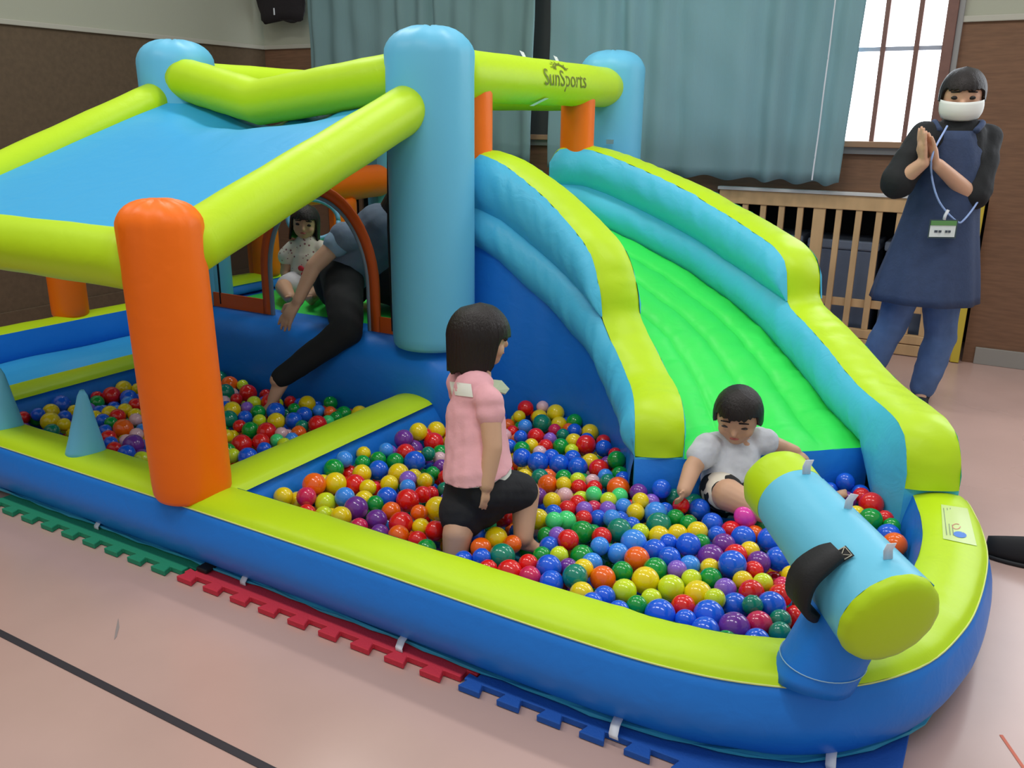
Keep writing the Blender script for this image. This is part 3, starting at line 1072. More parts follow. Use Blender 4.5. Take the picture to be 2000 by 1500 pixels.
# handles: padded black straps arched off the barrel sides
def strap(points, w, parent, name='carry_strap'):
    pts = catmull(points, 24)
    V, F = [], []
    for i, p in enumerate(pts):
        a, b = pts[max(0, i - 1)], pts[min(len(pts) - 1, i + 1)]
        d = (b - a).normalized()
        s = d.cross((p - CN0.lerp(CN1, .2)).normalized()).normalized()
        fw = w * (.75 + .45 * math.sin(PI * i / (len(pts) - 1)))
        V += [p + s * fw, p - s * fw]
    for i in range(len(pts) - 1):
        F.append((2 * i, 2 * i + 1, 2 * i + 3, 2 * i + 2))
    o = mesh(name, V, F, BLK, parent)
    o.modifiers.new('t', 'SOLIDIFY').thickness = .016
    return o
q1 = ang_of(1650, 1100, .20)
q2 = ang_of(1590, 1215, .16)
h0 = on_barrel(.20, q1, .003)
def side_strap(sign, qa):
    pts = []
    for f, o in ((0, .006), (.18, .018), (.45, .034), (.75, .032), (.95, .016), (1.02, .006)):
        pts.append(on_barrel(.21 - .02 * f, qa + sign * f * 1.35, o))
    return strap(pts, .030, barrel)
up_q = ang_of(1690, 1100, .2)
sg = 1 if (on_barrel(.2, q1 + .5) - on_barrel(.2, q1)).dot(RIGHT) < 0 else -1
side_strap(sg, q1)
pt = [on_barrel(.19, q1 - sg * .02, .006) + ax * s for s in (0,)]
V = [on_barrel(.23, q1 - sg * .22, .006), on_barrel(.16, q1 - sg * .22, .006), on_barrel(.16, q1 + sg * .12, .010), on_barrel(.23, q1 + sg * .12, .010)]
pd = mesh('strap_patch', V, [(0, 1, 2, 3)], BLK, barrel, smooth=False)
for i, j in ((0, 2), (1, 3), (0, 1), (1, 2), (2, 3), (3, 0)):
    cen = sum(V, Vector()) / 4
    nrm = (cen - (CN0 + ax * LCn * .2)).normalized() * .002
    A_, B_ = [cen.lerp(V[k], .82) + nrm for k in (i, j)]
    tube('stitch_line', [A_, B_], .0009, mat('stitch_pale', (190, 185, 165), .7), pd, 5)
qr = q1 - sg * 2.0
side_strap(-sg, qr)

# ---------------------------------------------------------------- small tabs along the bottom edge
for px, py in ((200, 1018), (485, 1124), (788, 1250), (1203, 1415), (1622, 1474)):
    p = at_z(px, py, .034)
    V = []
    for u, (dy, dz) in enumerate(((.02, .012), (-.012, .006), (-.028, -.006), (-.03, -.014))):
        for s in (-.011, .011):
            V.append(Vector((p.x + s + .003 * u, p.y + dy, p.z + dz)))
    o = mesh('anchor_tab', V, [(0, 1, 3, 2), (2, 3, 5, 4), (4, 5, 7, 6)], WHT, BH)
    o.modifiers.new('t', 'SOLIDIFY').thickness = .0015
boxes('anchor_strap', [(-2.0, -1.955, 1.555, 1.62, .021, .034)], BLK, BH, .004)
for y_, s in ((3.62, 1), (3.95, 1)):
    V = [Vector((XP2 + .03, y_, bT + .098)), Vector((XP2 + .03, y_ + .03, bT + .099)), Vector((XP2 + .02, y_ + .02, bT + .125)), Vector((XP2 + .02, y_ - .02, bT + .13))]
    mesh('tie_tab', V, [(0, 1, 2, 3)], WHT, SB, smooth=False)
def on_beam(y, ang, o=.0022):
    c = Vector((XP2 + .045, y, bT))
    return c + Vector((math.cos(ang), 0, math.sin(ang))) * (.1035 + o)
V = [on_beam(3.66, -.75, .003), on_beam(3.70, -.75, .003), on_beam(3.62, -1.2, .012), on_beam(3.58, -1.2, .012)]
mesh('tie_tab', V, [(0, 1, 2, 3)], WHT, SB, smooth=False)

# ---------------------------------------------------------------- lettering on the front beam
INK = mat('olive_ink', (112, 122, 30), .6)
cu = bpy.data.curves.new('lettering', 'FONT')
cu.body = 'SunSports'
cu.size = .105
cu.resolution_u = 3
to = bpy.data.objects.new('lettering_src', cu)
COL.objects.link(to)
bpy.context.view_layer.update()
dg = bpy.context.evaluated_depsgraph_get()
tm = bpy.data.meshes.new_from_object(to.evaluated_get(dg))
bpy.data.objects.remove(to)
xs_ = [v.co.x for v in tm.vertices]
wd = max(xs_) - min(xs_)
y0t, y1t = 3.61, 4.04
bm = bmesh.new()
bm.from_mesh(tm)
for v in bm.verts:
    yy = y0t + (v.co.x - min(xs_)) / wd * (y1t - y0t)
    v.co = on_beam(yy, -.16 + (v.co.y * 1.0) / .1035, .0016)
me = bpy.data.meshes.new('lettering')
bm.to_mesh(me)
bm.free()
me.materials.append(INK)
link(bpy.data.objects.new('lettering', me), SB)
# little sun over the lettering
V, F = [], []
def patch(pts):
    k = len(V)
    V.extend(on_beam(y, -.04 + z / .1035, .0018) for y, z in pts)
    F.append(tuple(range(k, k + len(pts))))
sy, sz = 3.79, .062
for ra, rb in ((.030, .040), (.044, .050)):
    for k in range(10):
        a0, a1 = PI * k / 10, PI * (k + 1) / 10
        patch([(sy + 1.35 * r * math.cos(a), sz + r * .8 * math.sin(a)) for r, a in ((ra, a0), (rb, a0), (rb, a1), (ra, a1))])
for k in range(7):
    a = PI * (k + .5) / 7
    patch([(sy + 1.35 * r * math.cos(a + e), sz + r * .8 * math.sin(a + e)) for r, e in ((.055, -.09), (.072, 0), (.055, .09))])
mesh('sun_mark', V, F, INK, SB, smooth=False)

# ---------------------------------------------------------------- printed label on the right rim
RT = [q for q in PW.children if q.name.startswith('rim_top')][0]
def lab_px(u, v):
    return (1838 + 52 * u) * (1 - v) + (1842 + 66 * u) * v, (985 + 8 * u) * (1 - v) + (1052 + 14 * u) * v
LBM = mat('printed_white', (208, 230, 150), .4)
label_o = cast_patch('printed_label', RT, lab_px, 8, 8, LBM, BH, .004)
BVH_RT = BVHTree.FromPolygons([v.co.copy() for v in RT.data.vertices], [tuple(q.vertices) for q in RT.data.polygons])
def lab_shape(name, pts, m):
    bv = BVH_RT
    V = []
    for x, y in pts:
        d = ray(x, y).normalized()
        V.append(bv.ray_cast(EYE, d)[0] - d * .0062)
    mesh(name, V, [tuple(range(len(V)))], m, label_o, smooth=False)
lab_shape('blue_oval', [(1875 + 13 * math.cos(a), 1044 + 6 * math.sin(a) + 2 * math.cos(a)) for a in [2 * PI * i / 20 for i in range(20)]], mat('label_blue', (70, 130, 220), .5))
for k in range(14):
    a, b = 2 * PI * k / 16, 2 * PI * (k + 1) / 16
    lab_shape('red_swirl', [(1868 + r * 1.1 * math.cos(t), 1028 + r * .75 * math.sin(t)) for r, t in ((6.2, a), (7.6, a), (7.6, b), (6.2, b))], mat('label_red', (214, 120, 110), .5))
for x in (1842, 1849, 1855):
    lab_shape('text_line', [(x, 992), (x + 1.6, 992), (x + 8, 1045), (x + 6.4, 1045)], mat('label_grey', (130, 150, 120), .5))

# ------------------------------------------------------------------ plastic balls
BALLC = {'r': ('red', (232, 30, 26)), 'y': ('yellow', (246, 216, 12)), 'l': ('lime yellow', (212, 234, 34)), 'g': ('green', (14, 156, 56)),
         'd': ('dark teal', (22, 136, 108)), 'b': ('blue', (28, 98, 228)), 's': ('light blue', (64, 148, 244)), 'p': ('purple', (116, 52, 152)),
         'v': ('violet', (142, 98, 208)), 'o': ('orange', (252, 106, 14)), 'k': ('crimson', (218, 38, 88)), 'w': ('pale pink', (236, 190, 196)),
         'm': ('mint green', (76, 226, 128)), 'f': ('hot pink', (240, 70, 178))}
BM = {k: mat('ball_' + v[0].replace(' ', '_'), v[1], rough=.16, spec=.5, coat=.3) for k, v in BALLC.items()}
# (zoom origin x, y, scale, list of (x, y, diameter, colour)) as measured on the photograph
MEAS = [
 (500, 820, .19, '1340,165,200,p 1140,240,180,b 1530,180,170,y 1690,75,170,y 1585,130,130,r 1730,210,190,r 1300,310,150,v 1460,280,180,p 1500,340,180,r 1050,360,180,b 1190,350,130,s 1260,420,150,g 1410,430,170,g 1630,430,225,b 1770,350,130,d 1250,520,190,b 840,400,180,g 940,370,110,y 650,450,190,r 810,500,160,s 1030,490,130,g 440,530,185,y 635,560,190,g 890,550,190,r 1080,560,180,y 1465,555,200,y 330,630,160,s 505,680,240,o 760,680,210,y 965,660,200,r 1370,660,170,y 1585,630,170,v 1710,630,150,y 180,760,180,y 320,780,215,y 510,810,185,k 1150,700,160,y 1220,730,150,y 720,820,200,l 890,820,190,s 1090,820,180,y 1040,910,260,p 1210,870,160,g 1345,800,200,b 1560,830,220,r 1710,770,160,r 1390,940,180,o 1240,1030,200,p 710,980,160,l 860,1000,200,y 520,960,170,r 1060,1100,140,k 1515,1080,230,r 1270,1170,180,p 1465,1190,200,o 1690,1100,140,y 1820,1140,190,r 1660,1240,180,r 1850,920,230,y 1690,960,160,o 1850,1320,190,g 1560,690,130,s'),
 (980, 770, .19, '320,175,150,r 450,130,120,o 585,150,150,y 710,180,160,y 440,190,110,w 555,220,130,l 735,240,120,b 430,300,200,d 600,300,150,y 855,280,150,g 180,230,100,y 240,330,135,s 715,340,120,o 545,370,100,k 785,390,140,b 945,380,165,y 630,420,120,d 345,440,160,r 490,460,120,v 205,440,130,b 745,490,160,y 870,470,130,b 305,530,140,y 460,540,140,r 610,540,160,g 200,570,160,g 880,560,190,r 1045,490,140,r 1040,570,160,b 90,540,130,b 745,570,110,l 1180,590,110,r 1190,660,140,g 390,600,120,w 220,660,180,b 360,700,200,b 510,650,160,b 590,720,190,b 730,660,160,b 780,750,190,b 910,700,170,y 1090,720,150,p 1010,770,190,r 1240,810,175,g 1410,820,170,g 1590,870,170,p 645,860,160,g 400,860,170,d 520,930,190,o 790,900,130,l 640,950,120,y 950,890,120,w 1110,840,100,s 1085,900,130,d 1240,950,225,o 1380,920,110,b 760,950,140,r 930,960,140,r 1520,970,170,r 1710,980,170,d 820,1020,170,l 680,1050,130,w 1050,1010,175,b 1430,1040,170,p 935,1090,140,m 515,1100,170,y 1200,1090,140,m 380,1050,160,p 1095,1130,140,l 960,1140,150,k 790,1110,130,r 680,1180,170,r 1530,1100,140,v 1690,1070,180,b 1360,1100,120,r 1240,1150,160,s 1450,1160,160,y 1350,1220,170,y 1670,1160,160,b 1560,1220,220,s 880,1210,130,v 1110,1200,120,v 400,1280,200,y 545,1260,130,b 640,1290,190,m 840,1280,150,r 980,1250,160,b 1130,1280,170,s 1210,1240,170,b 1950,1080,230,d 1610,1330,240,d 1780,1270,170,g 1910,1330,160,g 1840,1170,150,r 840,1420,220,g 1035,1460,190,r 1220,1420,230,d 1320,1360,130,b 1460,1440,140,l 1610,1460,200,y 1810,1430,190,y 510,1400,150,m 540,1450,150,v 350,1450,160,g'),
 (1200, 980, .19, '1350,150,220,f 1210,280,190,r 1450,320,160,o 1035,220,200,b 1000,100,200,b 1190,130,150,g 1035,350,150,b 1320,370,230,b 1580,390,270,b 1120,440,220,p 855,320,200,y 870,430,170,g 980,550,260,p 730,470,230,b 600,440,150,b 440,500,220,b 580,590,210,b 790,640,200,s 190,410,250,s 215,590,240,o 20,520,200,s 80,720,200,g 455,700,230,g 320,810,260,y 650,740,150,v 590,890,250,l 780,800,190,l 870,930,270,y 970,790,210,g 1210,700,290,b 1040,680,140,y 1240,560,220,r 1380,510,190,y 1480,640,220,p 1650,590,230,b 1820,760,190,y 1370,690,150,r 1380,850,190,y 1500,850,160,l 1140,900,210,v 1390,960,240,r 1700,870,160,k 1680,980,220,r 1260,1040,260,b 1580,1060,270,b 1080,1030,180,l 100,920,230,l 380,1000,190,l 240,1090,200,g 470,1160,310,b 710,1080,230,r 720,1220,190,b 970,1160,310,b 920,1320,270,b 1250,1300,310,p 1515,1240,250,k 1680,1200,200,d 1660,1330,160,d 1460,1430,240,b 1150,1440,190,g 60,1120,180,b 1530,220,120,m 1560,120,120,m 1410,1110,100,d'),
 (860, 980, .19, '480,240,180,m 440,130,160,y 640,150,210,r 595,390,220,y 370,340,190,b 375,475,200,o 730,430,140,o 600,570,250,d 280,600,150,b 430,610,120,b 490,680,120,r 710,720,240,r 920,780,210,k 940,650,190,r 1105,680,240,b 1165,820,230,b 1165,455,190,b 1170,330,140,v 1000,350,150,g 1030,180,200,y 1300,470,200,r 1450,500,230,g 1480,310,230,g 1320,660,180,p 1390,830,240,d 1440,910,230,y 1435,710,190,y 1640,770,240,o 1545,640,200,s 1660,980,210,b 1760,540,260,s 1100,530,130,g 1210,580,110,l 1850,720,230,g 1830,1100,210,b 1580,1030,150,b 1600,500,130,s'),
 (30, 730, .14, '160,530,180,g 130,610,120,r 290,590,170,b 250,700,180,b 520,470,230,b 500,530,200,y 490,670,240,y 680,710,160,y 750,490,110,y 690,600,150,b 510,800,190,d 1220,250,180,w 1340,320,250,r 1420,190,200,y 1140,400,180,g 1160,330,150,r 1560,330,210,b 1650,220,140,y 1180,490,130,g 1320,560,200,y 1530,510,180,y 1120,600,140,y 1230,660,180,b 1420,600,200,r 1330,690,120,g 1260,800,150,b 1500,770,280,o 1680,640,140,w 1300,890,190,r 1330,970,140,b 1560,940,150,w 1640,990,270,p 1690,850,140,w 1380,1050,170,r 1550,1110,220,b 1760,1190,200,l 1680,440,180,r'),
 (420, 720, .15, '130,110,200,d 200,210,200,o 140,310,200,d 350,220,120,l 430,320,250,r 280,400,130,r 120,430,130,w 140,500,130,b 250,540,200,y 390,520,150,v 520,450,170,l 710,440,240,r 560,570,180,g 790,560,220,b 190,660,210,d 380,640,170,b 580,680,160,l 810,690,210,y 1200,460,200,y 1030,530,140,g 1160,600,190,b 1010,680,200,b 1350,550,140,s 1360,630,140,s 1500,570,150,o 1670,590,190,g 1880,590,200,y 1560,650,160,g 1470,690,110,m 1330,740,220,r 1170,750,100,d 1090,840,180,o 1000,920,150,s 860,850,150,w 800,940,160,m 680,830,240,r 600,960,210,r 460,800,200,g 320,750,150,r 290,850,160,r 350,990,270,r 150,880,160,y 640,1050,160,b 170,1070,180,g 380,1160,230,b 280,1150,160,l 900,990,140,l'),
 (1560, 900, .13, '320,330,140,r 760,430,250,b 920,450,250,b 1050,620,240,r 1270,640,330,r 730,600,260,p 910,820,200,y 1110,910,320,g 1360,1120,320,b 1430,1250,330,o 1340,980,150,g 1320,880,150,r 460,400,160,b'),
]
balls = []
for ox, oy, sc_, txt in MEAS:
    for it in txt.split():
        x, y, dd, c = it.split(',')
        px, py, dp = ox + float(x) * sc_, oy + float(y) * sc_, float(dd) * sc_
        if any(b[3] == c and math.hypot(b[0] - px, b[1] - py) < 17 for b in balls):
            continue
        balls.append((px, py, dp, c))
NB = len(balls)
P = np.zeros((NB, 3))
Rr = np.zeros(NB)
for i, (px, py, dp, c) in enumerate(balls):
    lev = .178 if c == 'f' else .145
    p = at_z(px, py, lev)
    dep = (p - EYE).dot(FWD)
    r = min(max(1.11 * dp * dep / (2 * FPX), .028), .040)
    P[i] = p
    Rr[i] = r
# keep clear of the walls of each pit
def clear_of_walls(Q, R, pit1):
    Q[:, 2] = np.clip(Q[:, 2], Z0 + .008 + R, .19)
    lo = np.where(pit1, -3.455, -1.965) + R
    hi = np.where(pit1, -2.175, 9) - R
    Q[:, 0] = np.clip(Q[:, 0], lo, hi)
    Q[:, 1] = np.maximum(Q[:, 1], 1.752 + R)
    Q[:, 1] = np.where(pit1, np.minimum(Q[:, 1], 2.765 - R), Q[:, 1])
IN = [(v.x, v.y) for v in cA.p]
LIPP = [(v.x, v.y) for v in lip]
INN = []
pp = resample(OUT, .05)
for i, p in enumerate(pp):
    a, b = pp[max(i - 1, 0)], pp[min(i + 1, len(pp) - 1)]
    d = (b - a).normalized()
    if p.x > -1.2 and p.y < 2.9:
        INN.append(p + Vector((-d.y, d.x, 0)) * .188)
SEG = []                                              # obstacle points with outward push direction
for f in np.linspace(0, 1, 60):
    p, n = cA.at(f), cA.nrm(f)
    SEG.append((p.x, p.y, n.x, n.y))
for p in lip:
    SEG.append((p.x + .014, p.y - .026, .47, -.88))
for i, p in enumerate(INN):
    a, b = INN[max(i - 1, 0)], INN[min(i + 1, len(INN) - 1)]
    d = (b - a).normalized()
    SEG.append((p.x, p.y, -d.y, d.x))
for f in np.linspace(.86, 1, 10):
    p, n = cC.at(f), cC.nrm(f)
    SEG.append((p.x + n.x * .02, p.y + n.y * .02, n.x, n.y))
for y in np.linspace(2.62, 3.1, 9):
    SEG.append((-1.93, y, 1, 0))
SEG = np.array(SEG)
BODY = []                                             # (x, y, z0, z1, r) columns of the children, kept free of balls
_fl = at_z(886, 1112, .07)
BODY += [(_fl.x, _fl.y, 0, .4, .05)]
for _p, _r0 in ((at_d(1425, 950, 2.90), .095), (at_d(1424, 968, 2.74), .055), (at_d(1575, 955, 2.81), .04), (at_d(1618, 962, 2.83), .04),
               (at_d(1026, 1055, 2.60), .035), (at_d(1048, 1062, 2.60), .03), (at_y(543, 748, 2.60), .045), (at_y(530, 770, 2.57), .045)):
    BODY.append((_p.x, _p.y, .03, _p.z + .03, _r0))
def push_out(Q, R, pit1):
    for k in range(len(Q)):
        if pit1[k] or balls[k][3] == 'f':
            continue
        d = (Q[k, 0] - SEG[:, 0]) ** 2 + (Q[k, 1] - SEG[:, 1]) ** 2
        j = int(np.argmin(d))
        s = SEG[j]
        h = (Q[k, 0] - s[0]) * s[2] + (Q[k, 1] - s[1]) * s[3]
        if h < R[k] and d[j] < .09:
            Q[k, 0] += s[2] * (R[k] - h)
            Q[k, 1] += s[3] * (R[k] - h)
        for bx, by, z0, z1, br in BODY:
            if z0 - R[k] < Q[k, 2] < z1 + R[k]:
                e = math.hypot(Q[k, 0] - bx, Q[k, 1] - by)
                if 1e-6 < e < br + R[k]:
                    Q[k, 0] += (Q[k, 0] - bx) / e * (br + R[k] - e)
                    Q[k, 1] += (Q[k, 1] - by) / e * (br + R[k] - e)
pit1 = P[:, 0] + .0 < -2.07
vdir = np.array([FWD.x, FWD.y, FWD.z])
def relax(Q, R, pit1, n, fixed=None):
    for it in range(n):
        D = Q[:, None] - Q[None]
        L = np.sqrt((D ** 2).sum(-1)) + 1e-9
        ov = (R[:, None] + R[None]) * .96 - L
        np.fill_diagonal(ov, -1)
        ov = np.maximum(ov, 0)
        dirs = D / L[..., None]
        dirs[..., 2] += np.where(Q[:, None, 2] >= Q[None, :, 2], .25, -.25)
        mv = (dirs * ov[..., None]).sum(1) * .42
        mv = np.clip(mv, -.02, .02)
        if fixed is not None:
            mv[fixed] *= .05
        Q += mv
        if it % 4 == 0:
            push_out(Q, R, pit1)
        clear_of_walls(Q, R, pit1)
relax(P, Rr, pit1, 160, np.array([b[3] == 'f' for b in balls]))
# filler: a packed bottom layer and whatever still fits between
fill, fr = [], []
def inside2(x, y):
    d = (x - SEG[:, 0]) ** 2 + (y - SEG[:, 1]) ** 2
    j = int(np.argmin(d))
    s = SEG[j]
    return (x - s[0]) * s[2] + (y - s[1]) * s[3] > .03 or d[j] > .12
allP, allR = P.copy(), Rr.copy()
def try_add(x, y, z, r):
    global allP, allR
    L2 = ((allP - (x, y, z)) ** 2).sum(1)
    if (L2 < ((allR + r) * .93) ** 2).any():
        return False
    for bx, by, z0, z1, br in BODY:
        if math.hypot(x - bx, y - by) < br + r:
            return False
    allP = np.vstack([allP, (x, y, z)])
    allR = np.append(allR, r)
    fill.append((x, y, z))
    fr.append(r)
    return True
for z in (.062, .085, .115, .14):
    for gx in np.arange(-3.43, -.1, .031):
        for gy in np.arange(1.78, 3.15, .031):
            x, y = gx + rng.uniform(-.008, .008), gy + rng.uniform(-.008, .008)
            r = rng.choice([.029, .031, .033])
            p1 = x < -2.0
            if p1 and not (-3.425 < x < -2.205 and 1.785 < y < 2.735):
                continue
            if not p1:
                if x < -1.93 or not inside2(x, y):
                    continue
                if z > .07 and (y > 2.55 and x > -.95):
                    continue                          # the corner at the slide exit is nearly empty
                if z < .07 and y > 2.62 and x > -.95:
                    continue
            try_add(x, y, z, r)
ICO = []
def sphere_mesh(name, m, sub=3):
    bm = bmesh.new()
    bmesh.ops.create_icosphere(bm, subdivisions=sub, radius=1)
    me = bpy.data.meshes.new(name)
    bm.to_mesh(me)
    bm.free()
    for q in me.polygons:
        q.use_smooth = True
    me.materials.append(m)
    return me
SM = {k: sphere_mesh('ball_' + k, BM[k]) for k in BM}
order = sorted(range(NB), key=lambda i: -balls[i][2])
solo = set(order[:298])
rest = [(tuple(P[i]), Rr[i], balls[i][3]) for i in order[298:]]
for i in range(NB):
    if i not in solo:
        continue
    c = balls[i][3]
    nm = BALLC[c][0]
    o = bpy.data.objects.new('plastic_ball', SM[c])
    COL.objects.link(o)
    o.location = P[i]
    o.scale = (Rr[i],) * 3
    o.rotation_euler = (i, i * 1.7, 0)
    x_, y_, z_ = P[i]
    if c == 'f':
        tag(o, 'hot pink plastic ball beside the cannon, the only one of its colour', 'ball')
        continue
    if pit1[i]:
        zone = 'against the bouncing room base in the roofed pit' if y_ > 2.45 else 'behind the pale blue spikes in the roofed pit' if x_ < -2.62 else 'along the pit divider in the roofed pit' if x_ > -2.42 else 'in the middle of the roofed pit'
    elif x_ > -.46 and y_ > 2.2:
        zone = 'between the cannon and the right slide wall'
    elif y_ > 2.72 and x_ < -1.15:
        zone = 'against the blue side panel of the slide'
    elif y_ > 2.42:
        zone = 'in front of the slide exit' if x_ > -1.1 else 'between the girl and the slide panel'
    elif x_ > -.72:
        zone = 'beside the cannon in the open pit'
    elif x_ < -1.5:
        zone = 'along the divider in the open pit'
    elif y_ < 1.98:
        zone = 'along the near yellow rim of the open pit'
    else:
        zone = 'in the middle of the open pit'
    tag(o, 'glossy %s plastic ball %s' % (nm, zone), 'ball', '%s balls %s' % (nm, zone))
keys = list('rrrryyyylggggdbbbbbsspvooow')
rest += [(f, r, keys[int(rng.integers(len(keys)))]) for f, r in zip(fill, fr)]
ks = list(BM)
bm = bmesh.new()
bmesh.ops.create_icosphere(bm, subdivisions=2, radius=1)
uv = np.array([v.co[:] for v in bm.verts])
uf = [tuple(v.index for v in f.verts) for f in bm.faces]
bm.free()
V, F, FM = [], [], []
for p, r, c in rest:
    k = len(V)
    V += [tuple(v) for v in uv * r + np.array(p)]
    F += [tuple(q + k for q in f) for f in uf]
    FM += [ks.index(c)] * len(uf)
me = bpy.data.meshes.new('ball_filling')
me.from_pydata(V, [], F)
for k in ks:
    me.materials.append(BM[k])
me.polygons.foreach_set('material_index', FM)
me.polygons.foreach_set('use_smooth', [True] * len(F))
o = link(bpy.data.objects.new('ball_filling', me))
tag(o, 'mixed plastic balls packed under and between the top balls of both pits', 'balls', kind='stuff')
print('balls', NB, 'fill', len(fill))

# ------------------------------------------------------------------ people
class Prims:
    def __init__(s):
        s.V, s.F = [], []
    def rings(s, R):
        k = len(s.V)
        V, F = loft(R)
        s.V += V
        s.F += [tuple(q + k for q in f) for f in F]
    def cap(s, a, b, r0, r1, flat=None, n=16):
        """tapered capsule; flat = (direction, factor) squashes the section along a direction"""
        a, b = Vector(a), Vector(b)
        d = b - a
        if d.length < 1e-5:
            d = Vector((0, 0, 1e-4))
        dn = d.normalized()
        if flat:
            u = (flat[0] - dn * flat[0].dot(dn)).normalized()
            w = dn.cross(u)
            fk = flat[1]
        else:
            u, w = frame(dn)
            fk = 1
        R = []
        st = [(-math.sin(t), math.cos(t)) for t in (1.45, 1.1, .7, .35)] + [(0, 1)]
        for o, k in st:
            R.append((a + dn * (o * r0), r0 * k))
        for f in (.25, .5, .75):
            R.append((a.lerp(b, f), r0 + (r1 - r0) * f))
        for o, k in [(0, 1)] + [(math.sin(t), math.cos(t)) for t in (.35, .7, 1.1, 1.45)]:
            R.append((b + dn * (o * r1), r1 * k))
        s.rings([[c + (u * (fk * math.cos(t)) + w * math.sin(t)) * r for t in [2 * PI * i / n for i in range(n)]] for c, r in R])
        return s
    def ell(s, c, ax, rad, n=20, m=12):
        c = Vector(c)
        R = []
        for j in range(1, m):
            t = PI * j / m
            R.append([c + ax[0] * (rad[0] * math.sin(t) * math.cos(q)) + ax[1] * (rad[1] * math.sin(t) * math.sin(q)) + ax[2] * (-rad[2] * math.cos(t)) for q in [2 * PI * i / n for i in range(n)]])
        s.rings(R)
        return s
    def chain(s, pts, rad, flat=None):
        for (a, b), (r0, r1) in zip(zip(pts, pts[1:]), zip(rad, rad[1:])):
            s.cap(a, b, r0, r1, flat)
        return s
    def hand(s, wrist, d, back, size, curl=.5, spread=.12, thumb=1):
        """d: pointing direction, back: normal of the back of the hand"""
        d = d.normalized()
        back = (back - d * back.dot(d)).normalized()
        side = d.cross(back) * thumb
        L = size
        pc = wrist + d * (L * .28)
        s.cap(wrist + d * (L * .06), pc + d * (L * .12), L * .17, L * .21, flat=(back, .55))
        for i, (o, ln) in enumerate(((.17, .42), (.06, .48), (-.05, .45), (-.16, .36))):
            base = wrist + d * (L * .46) + side * (L * o)
            dd = (d + side * (o * spread * 5)).normalized()
            p1 = base + (dd * math.cos(curl * .5) - back * math.sin(curl * .5)) * (L * ln * .5)
            p2 = p1 + (dd * math.cos(curl * 1.3) - back * math.sin(curl * 1.3)) * (L * ln * .5)
            s.cap(base - dd * (L * .08), p1, L * .062, L * .056, n=10)
            s.cap(p1, p2, L * .056, L * .045, n=10)
        tb = wrist + d * (L * .16) + side * (L * .16)
        t1 = tb + (d * .7 + side * .7 - back * .15).normalized() * (L * .22)
        t2 = t1 + (d * .95 + side * .15 - back * .3).normalized() * (L * .2)
        s.cap(tb - side * (L * .06), t1, L * .08, L * .068, n=10)
        s.cap(t1, t2, L * .068, L * .052, n=10)
        return s
    def foot(s, ankle, toe_dir, size, r=.3, up=Vector((0, 0, 1))):
        t = toe_dir.normalized()
        sd = up.cross(t).normalized()
        heel = ankle - t * (size * .22) - up * (size * .2)
        ball = ankle + t * (size * .52) - up * (size * .25)
        s.cap(heel, ball, size * .15, size * .17, flat=(up, .75))
        s.cap(ankle, ball.lerp(heel, .35) + up * (size * .03), size * .15, size * .15)
        for i, o in enumerate((.13, .065, 0, -.06, -.115)):
            k = (.085, .062, .058, .054, .05)[i]
            s.cap(ball + sd * (size * o), ball + sd * (size * o * 1.05) + t * (size * (.2 - .025 * i)), size * k, size * k * .85, n=8)
        return s

def fuse(name, pr, voxel, m, parent=None, sm=3):
    me = bpy.data.meshes.new(name)
    me.from_pydata([tuple(v) for v in pr.V], [], pr.F)
    bm = bmesh.new()
    bm.from_mesh(me)
    bmesh.ops.recalc_face_normals(bm, faces=bm.faces)
    bm.to_mesh(me)
    bm.free()
    o = bpy.data.objects.new(name, me)
    COL.objects.link(o)
    md = o.modifiers.new('r', 'REMESH')
    md.mode = 'VOXEL'
    md.voxel_size = voxel
    if sm:
        ms = o.modifiers.new('s', 'SMOOTH')
        ms.iterations = sm
        ms.factor = .5
    bpy.context.view_layer.update()
    dg = bpy.context.evaluated_depsgraph_get()
    nm = bpy.data.meshes.new_from_object(o.evaluated_get(dg))
    o.modifiers.clear()
    o.data = nm
    bpy.data.meshes.remove(me)
    nm.name = name
    nm.materials.clear()
    nm.materials.append(m)
    nm.polygons.foreach_set('use_smooth', [True] * len(nm.polygons))
    if parent is not None:
        o.parent = parent
    return o

def cloth_noise(o, amp, s):
    me = o.data
    n = len(me.vertices)
    co, no = np.empty(n * 3), np.empty(n * 3)
    me.vertices.foreach_get('co', co)
    me.vertex_normals.foreach_get('vector', no)
    co, no = co.reshape(-1, 3), no.reshape(-1, 3)
    sh = Vector((7, 0, 0))
    k = np.array([noise.noise(Vector(c) * s) * amp + noise.noise(Vector(c) * (s * 2.3) + sh) * amp * .5 for c in co])
    me.vertices.foreach_set('co', (co + no * k[:, None]).ravel())
    me.update()

def clip(o, co, no):
    """cut a garment off cleanly: keeps the side the normal points to"""
    bm = bmesh.new()
    bm.from_mesh(o.data)
    bmesh.ops.bisect_plane(bm, geom=bm.verts[:] + bm.edges[:] + bm.faces[:], plane_co=co, plane_no=no, clear_inner=True)
    bm.to_mesh(o.data)
    bm.free()
    return o

SKIN = mat('skin', (214, 166, 136), .5, vary=.03, vscale=15)
SKINC = mat('skin_child', (206, 160, 128), .5, vary=.03, vscale=15)
HAIR = mat('dark_hair', (30, 22, 19), .42, bump=.3, bscale=40, stretch=(6, 6, .5), spec=.35)
EYE_M = mat('eye_dark', (28, 20, 18), .3)
LIP = mat('lips', (178, 92, 84), .45)

def axes(fwd, up):
    f = fwd.normalized()
    u = (up - f * up.dot(f)).normalized()
    r = f.cross(u)                                   # the person's right
    return r, f, u

